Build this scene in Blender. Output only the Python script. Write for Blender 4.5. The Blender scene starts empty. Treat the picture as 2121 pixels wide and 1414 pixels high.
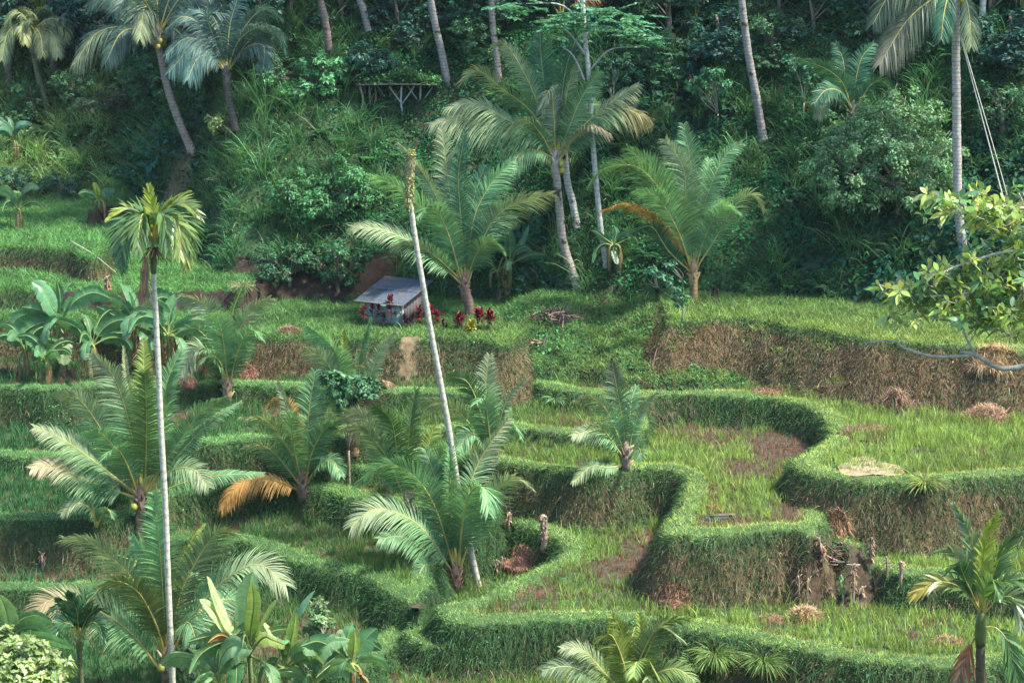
import bpy, math, random
import numpy as np
from mathutils import Vector

# ------------------------------------------------------------------ camera, sky, sun, exposure
scene = bpy.context.scene
K = 1.5                                   # metres per layout unit
F = 3700.0                                # focal length in photo pixels (photo is 2121 x 1414)
P = math.radians(14.0)                    # camera looks down by this much
cam_d = bpy.data.cameras.new("camera"); cam = bpy.data.objects.new("camera", cam_d)
scene.collection.objects.link(cam); scene.camera = cam
cam.location = (0, 0, 0); cam.rotation_euler = (math.pi/2 - P, 0, 0)
cam_d.sensor_width = 36; cam_d.lens = 36*F/2121; cam_d.clip_start = 0.5; cam_d.clip_end = 3000

HAZE = .00008                              # density of the air
SUN_EL, SUN_AZ = math.radians(60), math.radians(104)      # azimuth measured from +Y (away) towards +X (right)
world = bpy.data.worlds.new("World"); scene.world = world; world.use_nodes = True
wn = world.node_tree; bg = wn.nodes["Background"]
sky = wn.nodes.new("ShaderNodeTexSky"); sky.sky_type = 'NISHITA'; sky.sun_disc = False
sky.sun_elevation = SUN_EL; sky.sun_rotation = SUN_AZ; sky.dust_density = 1.5
wn.links.new(sky.outputs[0], bg.inputs[0]); bg.inputs[1].default_value = 0.15
sun_d = bpy.data.lights.new("sun", 'SUN'); sun = bpy.data.objects.new("sun", sun_d)
scene.collection.objects.link(sun); sun_d.energy = 3.8; sun_d.angle = math.radians(5); sun_d.color = (1, .93, .78)
sdir = Vector((math.sin(SUN_AZ)*math.cos(SUN_EL), math.cos(SUN_AZ)*math.cos(SUN_EL), math.sin(SUN_EL)))
sun.rotation_euler = sdir.to_track_quat('Z', 'Y').to_euler(); sun.location = (30, 30, 60)
scene.view_settings.view_transform = 'Standard'; scene.view_settings.look = 'None'
scene.view_settings.exposure = 1.6; scene.view_settings.gamma = 1
scene.cycles.max_bounces = 6; scene.cycles.transparent_max_bounces = 8; scene.cycles.diffuse_bounces = 3
scene.cycles.transmission_bounces = 3; scene.cycles.glossy_bounces = 2

R = np.random.default_rng(7)
FWD = np.array([0, math.cos(P), -math.sin(P)]); UPV = np.array([0, math.sin(P), math.cos(P)])
def ray(px, py):
    return FWD + np.array([1., 0, 0])*((px-1060.5)/F) + UPV*(-(py-707.)/F)
def at(px, py, Y):                         # the point on this line of sight at ground distance Y
    d = ray(px, py); return d*(Y/d[1])
def plane_hit(px, py, z0, tilt, yr):
    d = ray(px, py)                        # z = z0 + tilt*(y-yr)
    t = (z0 - tilt*yr)/(d[2] - tilt*d[1]); return d*t

# ------------------------------------------------------------------ object helpers
COL = scene.collection
def tag(o, label=None, cat=None, group=None, kind=None):
    if label: o['label'] = label
    if cat: o['category'] = cat
    if group: o['group'] = group
    if kind: o['kind'] = kind
    return o
def thing(name, label, cat, loc, group=None):
    o = bpy.data.objects.new(name, None); COL.objects.link(o); o.location = tuple(float(v) for v in loc)
    o.empty_display_size = .2
    return tag(o, label, cat, group)
class MB:
    def __init__(s): s.v = []; s.q = []; s.t = []; s.c = []; s.n = 0
    def add(s, v, q=None, t=None, col=(1, 1, 1)):
        v = np.asarray(v, float).reshape(-1, 3); n = len(v)
        s.v.append(v)
        if q is not None and len(q): s.q.append(np.asarray(q, int).reshape(-1, 4)+s.n)
        if t is not None and len(t): s.t.append(np.asarray(t, int).reshape(-1, 3)+s.n)
        c = np.asarray(col, float)
        if c.ndim == 1: c = np.tile(c, (n, 1))
        s.c.append(c); s.n += n
    def build(s, name, mat, parent=None, smooth=False):
        me = bpy.data.meshes.new(name)
        v = np.concatenate(s.v) if s.v else np.zeros((0, 3))
        if parent is not None: v = v - np.array(parent.matrix_basis.translation if False else ploc(parent))
        q = np.concatenate(s.q) if s.q else np.zeros((0, 4), int)
        t = np.concatenate(s.t) if s.t else np.zeros((0, 3), int)
        me.vertices.add(len(v)); me.vertices.foreach_set('co', v.astype(np.float32).ravel())
        nl = len(q)*4+len(t)*3
        me.loops.add(nl); me.loops.foreach_set('vertex_index', np.concatenate([q.ravel(), t.ravel()]).astype(np.int32))
        me.polygons.add(len(q)+len(t))
        ls = np.concatenate([np.arange(len(q))*4, len(q)*4+np.arange(len(t))*3]).astype(np.int32)
        me.polygons.foreach_set('loop_start', ls)
        if smooth: me.polygons.foreach_set('use_smooth', np.ones(len(q)+len(t), bool))
        me.update(calc_edges=True)
        a = me.attributes.new('col', 'FLOAT_COLOR', 'POINT')
        c = np.concatenate(s.c); c = np.concatenate([c, np.ones((len(c), 1))], 1)
        a.data.foreach_set('color', np.clip(c, 0, 1).astype(np.float32).ravel())
        me.materials.append(mat)
        o = bpy.data.objects.new(name, me); COL.objects.link(o)
        if parent is not None: o.parent = parent
        return o
def ploc(o):
    p = np.array(o.location)
    while o.parent: o = o.parent; p = p + np.array(o.location)
    return p
def copy_tree(o, parent=None):
    c = o.copy(); COL.objects.link(c); c.parent = parent
    for ch in list(o.children): copy_tree(ch, c)
    return c
def norm(a): return a/np.maximum(np.linalg.norm(a, axis=-1, keepdims=True), 1e-9)
def jit(c, n, s=.18, rng=R):               # n varied copies of a colour: value and hue
    c = np.asarray(c, float)
    k = np.exp(rng.normal(0, s, (n, 1))); h = 1+rng.normal(0, s*.35, (n, 3))
    return c*k*h

# blades: long tapering leaves, n at once
def blades(mb, base, d, L, W, wd, bend, col, seg=2, prof=None, tipcol=None):
    n = len(base)
    if n == 0: return
    L = np.broadcast_to(L, (n,)); W = np.broadcast_to(W, (n,))
    ss = np.linspace(0, 1, seg+1)
    prof = prof or [.75] + [1-.35*(i/seg) for i in range(1, seg)]
    rows = []
    for i, s in enumerate(ss):
        c = base + d*(L*s)[:, None] + bend*(L*s*s)[:, None]
        if i < seg:
            w = wd*(W*prof[i]*.5)[:, None]; rows += [c-w, c+w]
        else: rows += [c]
    V = np.stack(rows, 1); m = 2*seg+1
    o = np.arange(n)[:, None]*m
    q = np.concatenate([o+np.array([2*i, 2*i+1, 2*i+3, 2*i+2]) for i in range(seg-1)]) if seg > 1 else None
    t = o+np.array([2*seg-2, 2*seg-1, 2*seg])
    col = np.asarray(col, float)
    if col.ndim == 1: col = np.tile(col, (n, 1))
    if tipcol is None: C = np.repeat(col, m, 0)
    else:
        f = np.array([x for i in range(seg) for x in (ss[i], ss[i])]+[1])[None, :, None]
        C = (col[:, None]*(1-f)+np.asarray(tipcol)*np.ones((n, 1, 3))*f).reshape(-1, 3)
    mb.add(V.reshape(-1, 3), q, t, C)
# broad leaves: folded rhombs, n at once
def leaves(mb, c, d, nrm, L, W, col, fold=.12):
    n = len(c)
    if n == 0: return
    L = np.broadcast_to(L, (n,))[:, None]; W = np.broadcast_to(W, (n,))[:, None]
    d = norm(d); s = norm(np.cross(d, nrm)); nn = np.cross(s, d)
    a = c; b = c+d*L*.45-s*W*.5+nn*L*fold; e = c+d*L*.45+s*W*.5+nn*L*fold; t = c+d*L
    V = np.stack([a, b, t, e], 1).reshape(-1, 3); o = np.arange(n)[:, None]*4
    T = np.concatenate([o+np.array([0, 1, 2]), o+np.array([0, 2, 3])])
    col = np.asarray(col, float)
    if col.ndim == 1: col = np.tile(col, (n, 1))
    mb.add(V, None, T, np.repeat(col, 4, 0))
def rand_dirs(n, rng=R): return norm(rng.normal(size=(n, 3)))
def spline(pts, n):
    pts = np.asarray(pts, float)
    if len(pts) == 2: t = np.linspace(0, 1, n)[:, None]; return pts[0]*(1-t)+pts[1]*t
    p = np.concatenate([[2*pts[0]-pts[1]], pts, [2*pts[-1]-pts[-2]]])
    seg = len(pts)-1; out = []
    for u in np.linspace(0, seg, n):
        i = min(int(u), seg-1); t = u-i; a, b, c, d = p[i:i+4]
        out.append(.5*((2*b)+(-a+c)*t+(2*a-5*b+4*c-d)*t*t+(-a+3*b-3*c+d)*t**3))
    return np.array(out)
def tube(mb, pts, r, sides=8, col=(.3, .25, .2), cap=True, wob=0, rng=R):
    pts = np.asarray(pts, float); n = len(pts); r = np.broadcast_to(r, (n,)).astype(float)
    T = norm(np.gradient(pts, axis=0))
    ref = np.array([1., 0, 0]) if abs(T[0][0]) < .8 else np.array([0, 1., 0])
    A = norm(np.cross(T, ref)); B = np.cross(T, A)
    th = np.arange(sides)*2*math.pi/sides
    rr = r[:, None]*(1+wob*rng.normal(size=(n, sides)))
    V = pts[:, None]+rr[..., None]*(np.cos(th)[None, :, None]*A[:, None]+np.sin(th)[None, :, None]*B[:, None])
    q = []
    for i in range(n-1):
        for j in range(sides):
            k = (j+1) % sides; q.append((i*sides+j, i*sides+k, (i+1)*sides+k, (i+1)*sides+j))
    V = V.reshape(-1, 3); t = []
    if cap:
        m = len(V); V = np.concatenate([V, pts[[0, -1]]])
        for j in range(sides):
            k = (j+1) % sides; t.append((m, k, j)); t.append((m+1, (n-1)*sides+j, (n-1)*sides+k))
    c = np.asarray(col, float)
    if c.ndim == 2 and len(c) == n: c = np.concatenate([np.repeat(c, sides, 0), c[[0, -1]]] if cap else [np.repeat(c, sides, 0)])
    mb.add(V, q, t, c)

# ------------------------------------------------------------------ materials
def mat_leaf(name, trans=.35, rough=.5, spec=.3, mul=1.0, scale=3.0, var=.35, tint=(.98, 1, 1.16)):
    m = bpy.data.materials.new(name); m.use_nodes = True; nt = m.node_tree; N = nt.nodes; Lk = nt.links
    N.clear(); out = N.new('ShaderNodeOutputMaterial')
    at_ = N.new('ShaderNodeAttribute'); at_.attribute_name = 'col'
    tc = N.new('ShaderNodeNewGeometry'); nz = N.new('ShaderNodeTexNoise'); nz.inputs['Scale'].default_value = scale
    nz.inputs['Detail'].default_value = 3
    Lk.new(tc.outputs['Position'], nz.inputs['Vector'])
    mr = N.new('ShaderNodeMapRange'); mr.inputs[1].default_value = .3; mr.inputs[2].default_value = .7
    mr.inputs[3].default_value = mul*(1-var); mr.inputs[4].default_value = mul*(1+var); Lk.new(nz.outputs[0], mr.inputs[0])
    vm = N.new('ShaderNodeVectorMath'); vm.operation = 'SCALE'; Lk.new(mr.outputs[0], vm.inputs['Scale'])
    tn = N.new('ShaderNodeVectorMath'); tn.operation = 'MULTIPLY'; tn.inputs[1].default_value = tint; Lk.new(at_.outputs['Color'], tn.inputs[0]); Lk.new(tn.outputs[0], vm.inputs[0])
    pb = N.new('ShaderNodeBsdfPrincipled'); Lk.new(vm.outputs[0], pb.inputs['Base Color'])
    pb.inputs['Roughness'].default_value = rough; pb.inputs['Specular IOR Level'].default_value = spec
    if trans > 0:
        tr = N.new('ShaderNodeBsdfTranslucent'); hs = N.new('ShaderNodeMix'); hs.data_type = 'RGBA'; hs.blend_type = 'MULTIPLY'
        hs.inputs[0].default_value = 1; hs.inputs[7].default_value = (1.18, 1.18, .68, 1); Lk.new(vm.outputs[0], hs.inputs[6])
        Lk.new(hs.outputs[2], tr.inputs[0])
        mx = N.new('ShaderNodeMixShader'); mx.inputs[0].default_value = trans
        Lk.new(pb.outputs[0], mx.inputs[1]); Lk.new(tr.outputs[0], mx.inputs[2]); Lk.new(mx.outputs[0], out.inputs[0])
    else: Lk.new(pb.outputs[0], out.inputs[0])
    return m
def mat_rough(name, bump=.4, bscale=12, var=.4, rough=.9, rings=0, spots=None, ringmin=.5):
    m = bpy.data.materials.new(name); m.use_nodes = True; nt = m.node_tree; N = nt.nodes; Lk = nt.links
    pb = N['Principled BSDF']; at_ = N.new('ShaderNodeAttribute'); at_.attribute_name = 'col'
    g = N.new('ShaderNodeNewGeometry'); nz = N.new('ShaderNodeTexNoise'); nz.inputs['Scale'].default_value = bscale
    nz.inputs['Detail'].default_value = 6; nz.inputs['Roughness'].default_value = .65; Lk.new(g.outputs['Position'], nz.inputs['Vector'])
    mr = N.new('ShaderNodeMapRange'); mr.inputs[1].default_value = .3; mr.inputs[2].default_value = .7
    mr.inputs[3].default_value = 1-var; mr.inputs[4].default_value = 1+var; Lk.new(nz.outputs[0], mr.inputs[0])
    vm = N.new('ShaderNodeVectorMath'); vm.operation = 'SCALE'; Lk.new(at_.outputs['Color'], vm.inputs[0]); Lk.new(mr.outputs[0], vm.inputs['Scale'])
    last = vm.outputs[0]; hgt = nz.outputs[0]
    if rings:
        sx = N.new('ShaderNodeSeparateXYZ'); Lk.new(g.outputs['Position'], sx.inputs[0])
        mm = N.new('ShaderNodeMath'); mm.operation = 'MULTIPLY_ADD'; mm.inputs[1].default_value = rings
        Lk.new(sx.outputs[2], mm.inputs[0]); Lk.new(nz.outputs[0], mm.inputs[2])
        sn = N.new('ShaderNodeMath'); sn.operation = 'SINE'; Lk.new(mm.outputs[0], sn.inputs[0])
        m2 = N.new('ShaderNodeMapRange'); m2.inputs[1].default_value = -1; m2.inputs[2].default_value = -.3
        m2.inputs[3].default_value = ringmin; m2.inputs[4].default_value = 1; Lk.new(sn.outputs[0], m2.inputs[0])
        v2 = N.new('ShaderNodeVectorMath'); v2.operation = 'SCALE'; Lk.new(last, v2.inputs[0]); Lk.new(m2.outputs[0], v2.inputs['Scale']); last = v2.outputs[0]
    if spots:
        n2 = N.new('ShaderNodeTexNoise'); n2.inputs['Scale'].default_value = spots[0]; n2.inputs['Detail'].default_value = 4
        Lk.new(g.outputs['Position'], n2.inputs['Vector'])
        r2 = N.new('ShaderNodeMapRange'); r2.inputs[1].default_value = spots[1]; r2.inputs[2].default_value = spots[1]+.06; Lk.new(n2.outputs[0], r2.inputs[0])
        mx = N.new('ShaderNodeMix'); mx.data_type = 'RGBA'; Lk.new(r2.outputs[0], mx.inputs[0]); Lk.new(last, mx.inputs[6])
        mx.inputs[7].default_value = (*spots[2], 1); last = mx.outputs[2]
    Lk.new(last, pb.inputs['Base Color']); pb.inputs['Roughness'].default_value = rough; pb.inputs['Specular IOR Level'].default_value = .2
    if bump:
        b = N.new('ShaderNodeBump'); b.inputs['Strength'].default_value = bump; b.inputs['Distance'].default_value = .05
        Lk.new(hgt, b.inputs['Height']); Lk.new(b.outputs[0], pb.inputs['Normal'])
    return m
M = dict(
    grass=mat_leaf('grass_blades', .35, .6, .2, scale=.8, var=.3),
    cover=mat_leaf('ground_cover_leaf', .3, .6, .2, scale=.7, var=.4),
    leaf=mat_leaf('tree_leaf', .3, .5, .35, scale=1.2, var=.3),
    palm=mat_leaf('palm_leaflet', .33, .45, .28, scale=1.5, var=.25),
    banana=mat_leaf('banana_leaf', .35, .4, .45, scale=3, var=.2),
    gloss=mat_leaf('glossy_leaf', .35, .3, .6, scale=4, var=.2),
    dry=mat_leaf('dry_leaf', .2, .8, .1, scale=3, var=.3, tint=(1, 1, 1)),
    red=mat_leaf('red_leaf', .3, .4, .4, scale=4, var=.3, tint=(1, 1, 1)),
    bark=mat_rough('bark', .6, 9, .45),
    palmbark=mat_rough('ringed_palm_bark', .5, 6, .35, rings=38, ringmin=.68, spots=(2.2, .60, (.05, .045, .035))),
    lichen=mat_rough('pale_lichen_bark', .4, 14, .3, rings=22, ringmin=.78, spots=(7, .60, (.22, .23, .16))),
    soil=mat_rough('soil', .8, 5, .5),
    wood=mat_rough('weathered_wood', .4, 14, .4),
    coconut=mat_leaf('coconut_husk', 0, .5, .3, tint=(1, 1, 1)),
)
# ------------------------------------------------------------------ the ground: rice terraces and hillside, one height field
def vnoise(x, y, seed, s):                 # smooth value noise
    g = np.random.default_rng(seed).random((256, 256)); u = x/s+100; v = y/s+100
    i = np.floor(u).astype(int); j = np.floor(v).astype(int); a = u-i; b = v-j
    a = a*a*(3-2*a); b = b*b*(3-2*b); i %= 255; j %= 255
    return g[i, j]*(1-a)*(1-b)+g[i+1, j]*a*(1-b)+g[i, j+1]*(1-a)*b+g[i+1, j+1]*a*b
def fbm(x, y, seed, s, o=4):
    t = 0; n = 0
    for k in range(o): t = t+vnoise(x, y, seed+k, s/2**k)/2**k; n += 1/2**k
    return t/n
def axis(lo, a, b, hi, st):
    c = list(np.arange(a, b, st)); s = st; x = a; L = []
    while x > lo: s *= 1.35; x -= s; L.append(x)
    s = st; x = c[-1]; U = []
    while x < hi: s *= 1.35; x += s; U.append(x)
    return np.array(L[::-1]+c+U)
GX = axis(-500, -27, 27, 500, .15); GY = axis(-300, 47, 108, 900, .16)
XX, YY = np.meshgrid(GX, GY, indexing='ij')
X0, Y0 = XX/K, YY/K                         # layout units
def sdist(poly, x, y):
    d = np.full(x.shape, 1e9); ins = np.zeros(x.shape, bool); n = len(poly)
    for i in range(n):
        ax, ay = poly[i]; bx, by = poly[(i+1) % n]; ex, ey = bx-ax, by-ay
        t = np.clip(((x-ax)*ex+(y-ay)*ey)/(ex*ex+ey*ey+1e-12), 0, 1)
        d = np.minimum(d, (x-ax-t*ex)**2+(y-ay-t*ey)**2)
        c = ((ay > y) != (by > y)); 
        with np.errstate(divide='ignore', invalid='ignore'):
            xi = ex*(y-ay)/(ey if ey != 0 else 1e-12)+ax
        ins ^= c & (x < xi)
    return np.where(ins, np.sqrt(d), -np.sqrt(d))
# name, height, tilt, reference distance, bank steepness, bund height, lip traced in photo pixels / 'w' layout points
TERR = [
 ('L1', -15.95, .0, 40, 3, .05, [(-300,1205),(100,1207),(210,1203),(300,1188),(360,1150),(380,1120),('w',-6,46),('w',-25,46)]),
 ('TB', -15.62, .06, 40, 2.6, .06, [(270,1135),(369,1108),(497,1111),(571,1131),(638,1155),(711,1172),(767,1188),(811,1218),(844,1235),(858,1246),(885,1215),('w',-1,47),('w',-8,47)]),
 ('TA', -15.45, .06, 38, 3.2, .07, [(893,1242),(905,1262),(950,1272),(1000,1278),(1100,1277),(1250,1272),(1410,1288),(1560,1310),(1700,1340),(1800,1360),(1990,1366),(2121,1360),(2500,1345),('w',22,47),('w',1,47),(1030,1000),(1060,1060),(1130,1088),(1166,1118),(1136,1148),(1035,1195),(995,1212),(915,1232)]),
 ('TK', -14.78, .05, 42, 2.6, .05, [(-300,1060),(100,1062),(230,1064),(300,1050),(360,1012),(450,992),(560,986),(700,1006),(827,1034),(900,1045),(1000,1038),(1035,1000),('w',0,50),('w',-25,50)]),
 ('TR', -14.78, .0, 40, 2.6, .05, [(1690,1092),(1730,1105),(1760,1125),(1800,1150),(1830,1165),(1900,1176),(2000,1182),(2121,1192),(2500,1205),('w',22,45),('w',6.8,45)]),
 ('TM', -14.3, .03, 44, 2.6, .05, [(-300,925),(100,932),(250,925),(400,940),(520,946),(640,950),(760,955),(850,945),(870,920),('w',-3,50),('w',-25,50)]),
 ('TS', -16.25, .0, 36, 1.3, .0, [(832,1258),(884,1280),(868,1300),(800,1340),(745,1378),(690,1372),(760,1325),(812,1288)]),
 ('TL', -16.05, .0, 36, 2.6, .0, [(862,1290),(852,1322),(900,1334),(1000,1340),(1150,1338),(1280,1332),(1300,1310),(1300,1290)]),
 ('TW', -14.4, .0, 40, 1.4, .04, [(1665,1093),(1725,1106),(1768,1130),(1778,1118),(1722,1082),(1680,1070)]),
 ('TD', -14.0, .0, 44, 2.8, .07, [(860,938),(960,938),(1040,942),(1080,952),(1200,968),(1290,966),(1340,955),(1400,962),(1418,985),(1400,1035),(1370,1078),(1385,1090),(1450,1097),(1550,1091),(1640,1085),(1690,1092),('w',7.6,40),('w',9,42),('w',9,52),('w',-1,52)]),
 ('TF', -13.7, .0, 46, 2.6, .05, [(380,905),(500,900),(640,895),(800,890),(960,872),(1050,868),(1100,876),(1200,886),(1300,893),(1335,880),(1348,850),('w',4.5,51),('w',-14,51)]),
 ('TE', -13.24, .0, 46, 2.6, .07, [(-300,795),(100,797),(230,790),(400,792),(520,788),(640,795),(720,800),(800,803),(950,805),(1040,795),(1085,780),(1110,788),(1200,803),(1330,812),(1400,806),(1500,808),(1600,816),(1660,830),(1700,850),(1718,880),(1700,910),(1660,930),(1640,942),(1650,955),(1680,972),(1740,985),(1850,990),(1950,985),(2121,972),(2500,955),('w',26,60),('w',-26,60)]),
 ('TG', -12.18, .0, 50, 1.7, .03, [(-300,655),(50,655),(200,665),(400,680),(540,690),(640,690),(760,692),(900,692),(1000,697),(1060,705),('w',1.5,54),('w',-26,56)]),
 ('TQ', -11.75, .0, 52, .37, .0, [(1120,625),(1200,606),(1330,620),(1400,640),('w',6,58),('w',1.5,58)]),
 ('TP', -11.62, .03, 50, 1.35, .04, [(1385,665),(1500,655),(1600,663),(1700,680),(1830,700),(2000,712),(2121,722),(2500,735),('w',28,60),('w',5,60)]),
 ('TH', -11.6, .08, 53, 4, .02, [(-300,600),(60,596),(200,598),(300,600),(460,596),(510,601),('w',-7.6,57),('w',-9,72),('w',-40,72)]),
 ('TI', -10.75, .03, 56, 3, .03, [(-300,505),(20,508),(100,514),(160,521),(195,530),(225,505),(238,485),('w',-13,64),('w',-40,64)]),
 ('TJ', -10.15, .05, 59, 4, .0, [(188,434),(215,428),(250,430),(300,425),('w',-11,64),('w',-14.5,64)]),
]
LDY = dict(TS=6, TL=6, TW=8, TG=10, TP=8, TQ=0, TH=8, TI=6, TJ=0, TE=13)
warp = (fbm(XX, YY, 3, 1.6, 3)-.5)*.8+(fbm(XX, YY, 8, .45, 2)-.5)*.35
Z = np.full(XX.shape, -1e9); TID = np.full(XX.shape, -1); SD = np.zeros(XX.shape)
# bottom field, valley and the slope on which the photographer stands
yy = Y0
z0 = np.where(yy > 30, -16.65+.055*np.minimum(yy-36, 8), -16.65-.33-(30-yy)*.25)
z0 = np.maximum(z0, -1.3-np.maximum(0, yy-1)*1.1)
z0 = np.minimum(z0, np.where(yy < 1, -1.3, 1e9))
z0 = z0*K; Z[:] = z0; SD[:] = 5
polys = []
for k, (nm, zz, tilt, yr, st, bund, pts) in enumerate(TERR):
    poly = []
    for p in pts:
        if p[0] == 'w': poly.append((p[1]*K, p[2]*K))
        else:
            h = plane_hit(p[0], p[1]+LDY.get(nm, 18), zz*K, tilt, yr*K); poly.append((h[0], h[1]))
    # smooth the traced lip
    pp = []
    n = len(poly)
    for i in range(n):
        a = np.array(poly[i]); b = np.array(poly[(i+1) % n]); z_ = np.array(poly[i-1]); c = np.array(poly[(i+2) % n])
        if np.linalg.norm(b-a) < 9 and 'w' not in (pts[i][0], pts[(i+1) % n][0]):
            for t in (0, .34, .67): pp.append(tuple(.5*(2*a+(-z_+b)*t+(2*z_-5*a+4*b-c)*t*t+(-z_+3*a-3*b+c)*t**3)) if np.linalg.norm(a-z_) < 12 and np.linalg.norm(c-b) < 12 else tuple(a+(b-a)*t))
        else: pp.append(tuple(a))
    polys.append(pp)
    sd = sdist(pp, XX, YY)+warp*.55
    pl = zz*K+tilt*(YY-yr*K)
    out = np.maximum(0, -sd)
    so = st*out if nm != 'TQ' else np.where(out < 5.2, st*out, st*5.2+(out-5.2)*3)
    z = pl-(so-.05*np.minimum(out*3, 1)) + bund*K*1.1*np.exp(-((sd-.5)/.35)**2)*(sd > -.3)
    up = z > Z
    Z[up] = z[up]; TID[up] = k; SD[up] = sd[up]
# hillsides behind
hx = np.array([-9, -8, -3, 1.2, 4, 10, 15, 22, 60]); hy = np.array([54.0, 54.1, 54.5, 53.3, 52.8, 51.5, 49.8, 48, 46])
hz = np.interp(X0, [-8, 1, 3, 20], [-12.0, -12.1, -11.5, -11.2])
d = Y0-np.interp(X0, hx, hy)
bump1 = (fbm(XX, YY, 21, 7, 4)-.5)
prof = np.interp(d, [-10, 0, 1, 6, 14, 30, 80, 800], [-30, 0, 1.4, 6.6, 11.4, 18, 28, 60])
left_cut = np.maximum(0, (-8.6-.12*(d)) - X0)
H1 = hz+prof-left_cut*1.6+bump1*1.2*np.clip(d/2, 0, 1)
d2 = Y0-np.interp(X0, [-40, -14, -9, 0], [63, 62, 60.5, 60])
H2 = -11.1+np.interp(d2, [-10, 0, 7, 19, 60, 800], [-30, 0, 3.4, 13, 28, 60])+bump1*.8*np.clip(d2/2, 0, 1)
for k, h in ((90, H1*K), (91, H2*K)):
    up = (h > Z) & (Y0 > 40)
    Z[up] = h[up]; TID[up] = k; SD[up] = (d if k == 90 else d2)[up]*K
Z = Z+(fbm(XX, YY, 40, .9, 3)-.5)*np.where(TID >= 90, .5, .10)+np.where(TID >= 90, (fbm(XX, YY, 45, 3, 3)-.5)*1.8*np.clip(SD/2, 0, 1), 0)
for sl_ in (1,):
    bkz = (TID >= 0) & (TID < 90) & (SD < 0)
    Z = Z+np.where(bkz, (fbm(XX, YY, 90, .55, 2)-.5)*.45+(fbm(XX, YY, 95, 2.4, 2)-.5)*.35, 0)
del warp
gz, gxx = None, None
def gi(x, y):
    i = np.clip(np.searchsorted(GX, x)-1, 0, len(GX)-2); j = np.clip(np.searchsorted(GY, y)-1, 0, len(GY)-2); return i, j
def height(x, y):
    i, j = gi(x, y); a = (x-GX[i])/(GX[i+1]-GX[i]); b = (y-GY[j])/(GY[j+1]-GY[j])
    return Z[i, j]*(1-a)*(1-b)+Z[i+1, j]*a*(1-b)+Z[i, j+1]*(1-a)*b+Z[i+1, j+1]*a*b
def hit(px, py, y0=49.0):                   # where this line of sight meets the ground
    dd = ray(px, py); dd = dd/dd[1]; ys = np.arange(y0, 140, .05)
    P_ = dd[None]*ys[:, None]; h = height(P_[:, 0], ys); below = np.where(P_[:, 2] <= h)[0]
    y = ys[below[0]] if len(below) else 120.
    return np.array([dd[0]*y, y, float(height(np.array([dd[0]*y]), np.array([y]))[0])])
def ground(x, y): return np.array([x, y, float(height(np.array([float(x)]), np.array([float(y)]))[0])])
# ground colour: real surface colours by zone
dzx = np.gradient(Z, GX, axis=0); dzy = np.gradient(Z, GY, axis=1); SL = np.sqrt(dzx**2+dzy**2)
n1 = fbm(XX, YY, 60, 2.2, 4); n2 = fbm(XX, YY, 70, .7, 3); n3 = fbm(XX, YY, 80, 5, 3)
GREEN = np.array([.035, .075, .028]); MUD = np.array([.055, .048, .032]); BROWN = np.array([.12, .085, .045]); DRYG = np.array([.16, .13, .065])
SOIL = np.array([.03, .022, .017])
def mixc(a, b, t): t = np.clip(t, 0, 1)[..., None]; return a*(1-t)+b*t
isf = (TID < 90); bank = isf & (SL > .7); fld = isf & ~bank & (SD > .9)
NAMES = [t[0] for t in TERR]
def tid(n): return NAMES.index(n)
gc = mixc(GREEN*np.ones(XX.shape+(3,)), MUD, (n1-.56+(n2-.5)*.5)*5*fld)
# how dry each bank is
dry = np.zeros(XX.shape)
for nm, v in dict(TP=1.0, TG=.75, TE=.65, TD=.75, TA=.35, TL=.8, TS=0, TW=.2, TR=.3, TH=.8, TI=.6, TJ=1, TF=.3, TM=.35, TK=.2, L1=.1, TB=.1, TQ=.1).items():
    dry[TID == tid(nm)] = v
dry = np.where((TID == tid('TE')) & (XX < 12), np.where(XX < 9, .15, .6), dry)
dry = np.where((TID == tid('TD')) & (XX > 13), .2, dry)
DRY = np.clip((dry+(n3-.5)*1.6+(n2-.5)*.6)*np.clip((-SD-.05)/.22, .15, 1), 0, 1)
gc = np.where(bank[..., None], mixc(GREEN*.8+0*gc, BROWN, DRY), gc)
cut = ((TID == 90) & (X0 > -8.7) & (X0 < -3.6) & (SD < .75*K)) | (TID == tid('TH')) & (SL > .7) & (XX > -21) | (TID == tid('TJ')) & (SL > .8)
cut |= (TID == tid('TG')) & (SD > 4.2) & (X0 < -4) & (X0 > -13) & (SL > .5)
gc = np.where((TID >= 90)[..., None], mixc(np.array([.03, .065, .025])+0*gc, np.array([.05, .04, .025]), (n1-.5)*3), gc)
gc = np.where(cut[..., None], SOIL, gc)
CR = np.random.default_rng(99)
for px_, py_, rad, c_ in ((845,722,.5,(.17,.12,.075)),(835,702,.25,(.17,.12,.075)),(1745,1215,1.1,(.06,.04,.03)),(1690,1190,.5,(.06,.04,.03)),(1790,1222,.6,(.06,.04,.03)),(360,395,1.1,(.14,.10,.06)),(700,605,1.2,(.04,.03,.024)),(1340,1120,.5,(.2,.12,.09))):
    h_ = hit(px_, py_); dd_ = np.hypot(XX-h_[0], (YY-h_[1])*.8)+(n2-.5)*1.2
    m_ = dd_ < rad; gc[m_] = gc[m_]*.4+.6*np.array(c_)*(.6+.8*n2[m_])[:, None]; cut |= dd_ < rad*(1.05-.75*CR.random(XX.shape))
mb = MB(); nx, ny = XX.shape
idx = np.arange(nx*ny).reshape(nx, ny)
q = np.stack([idx[:-1, :-1], idx[1:, :-1], idx[1:, 1:], idx[:-1, 1:]], -1).reshape(-1, 4)
mb.add(np.stack([XX, YY, Z], -1).reshape(-1, 3), q, None, gc.reshape(-1, 3))
ter = mb.build('terraced_ground', M['soil'], smooth=True); tag(ter, kind='structure')

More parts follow.
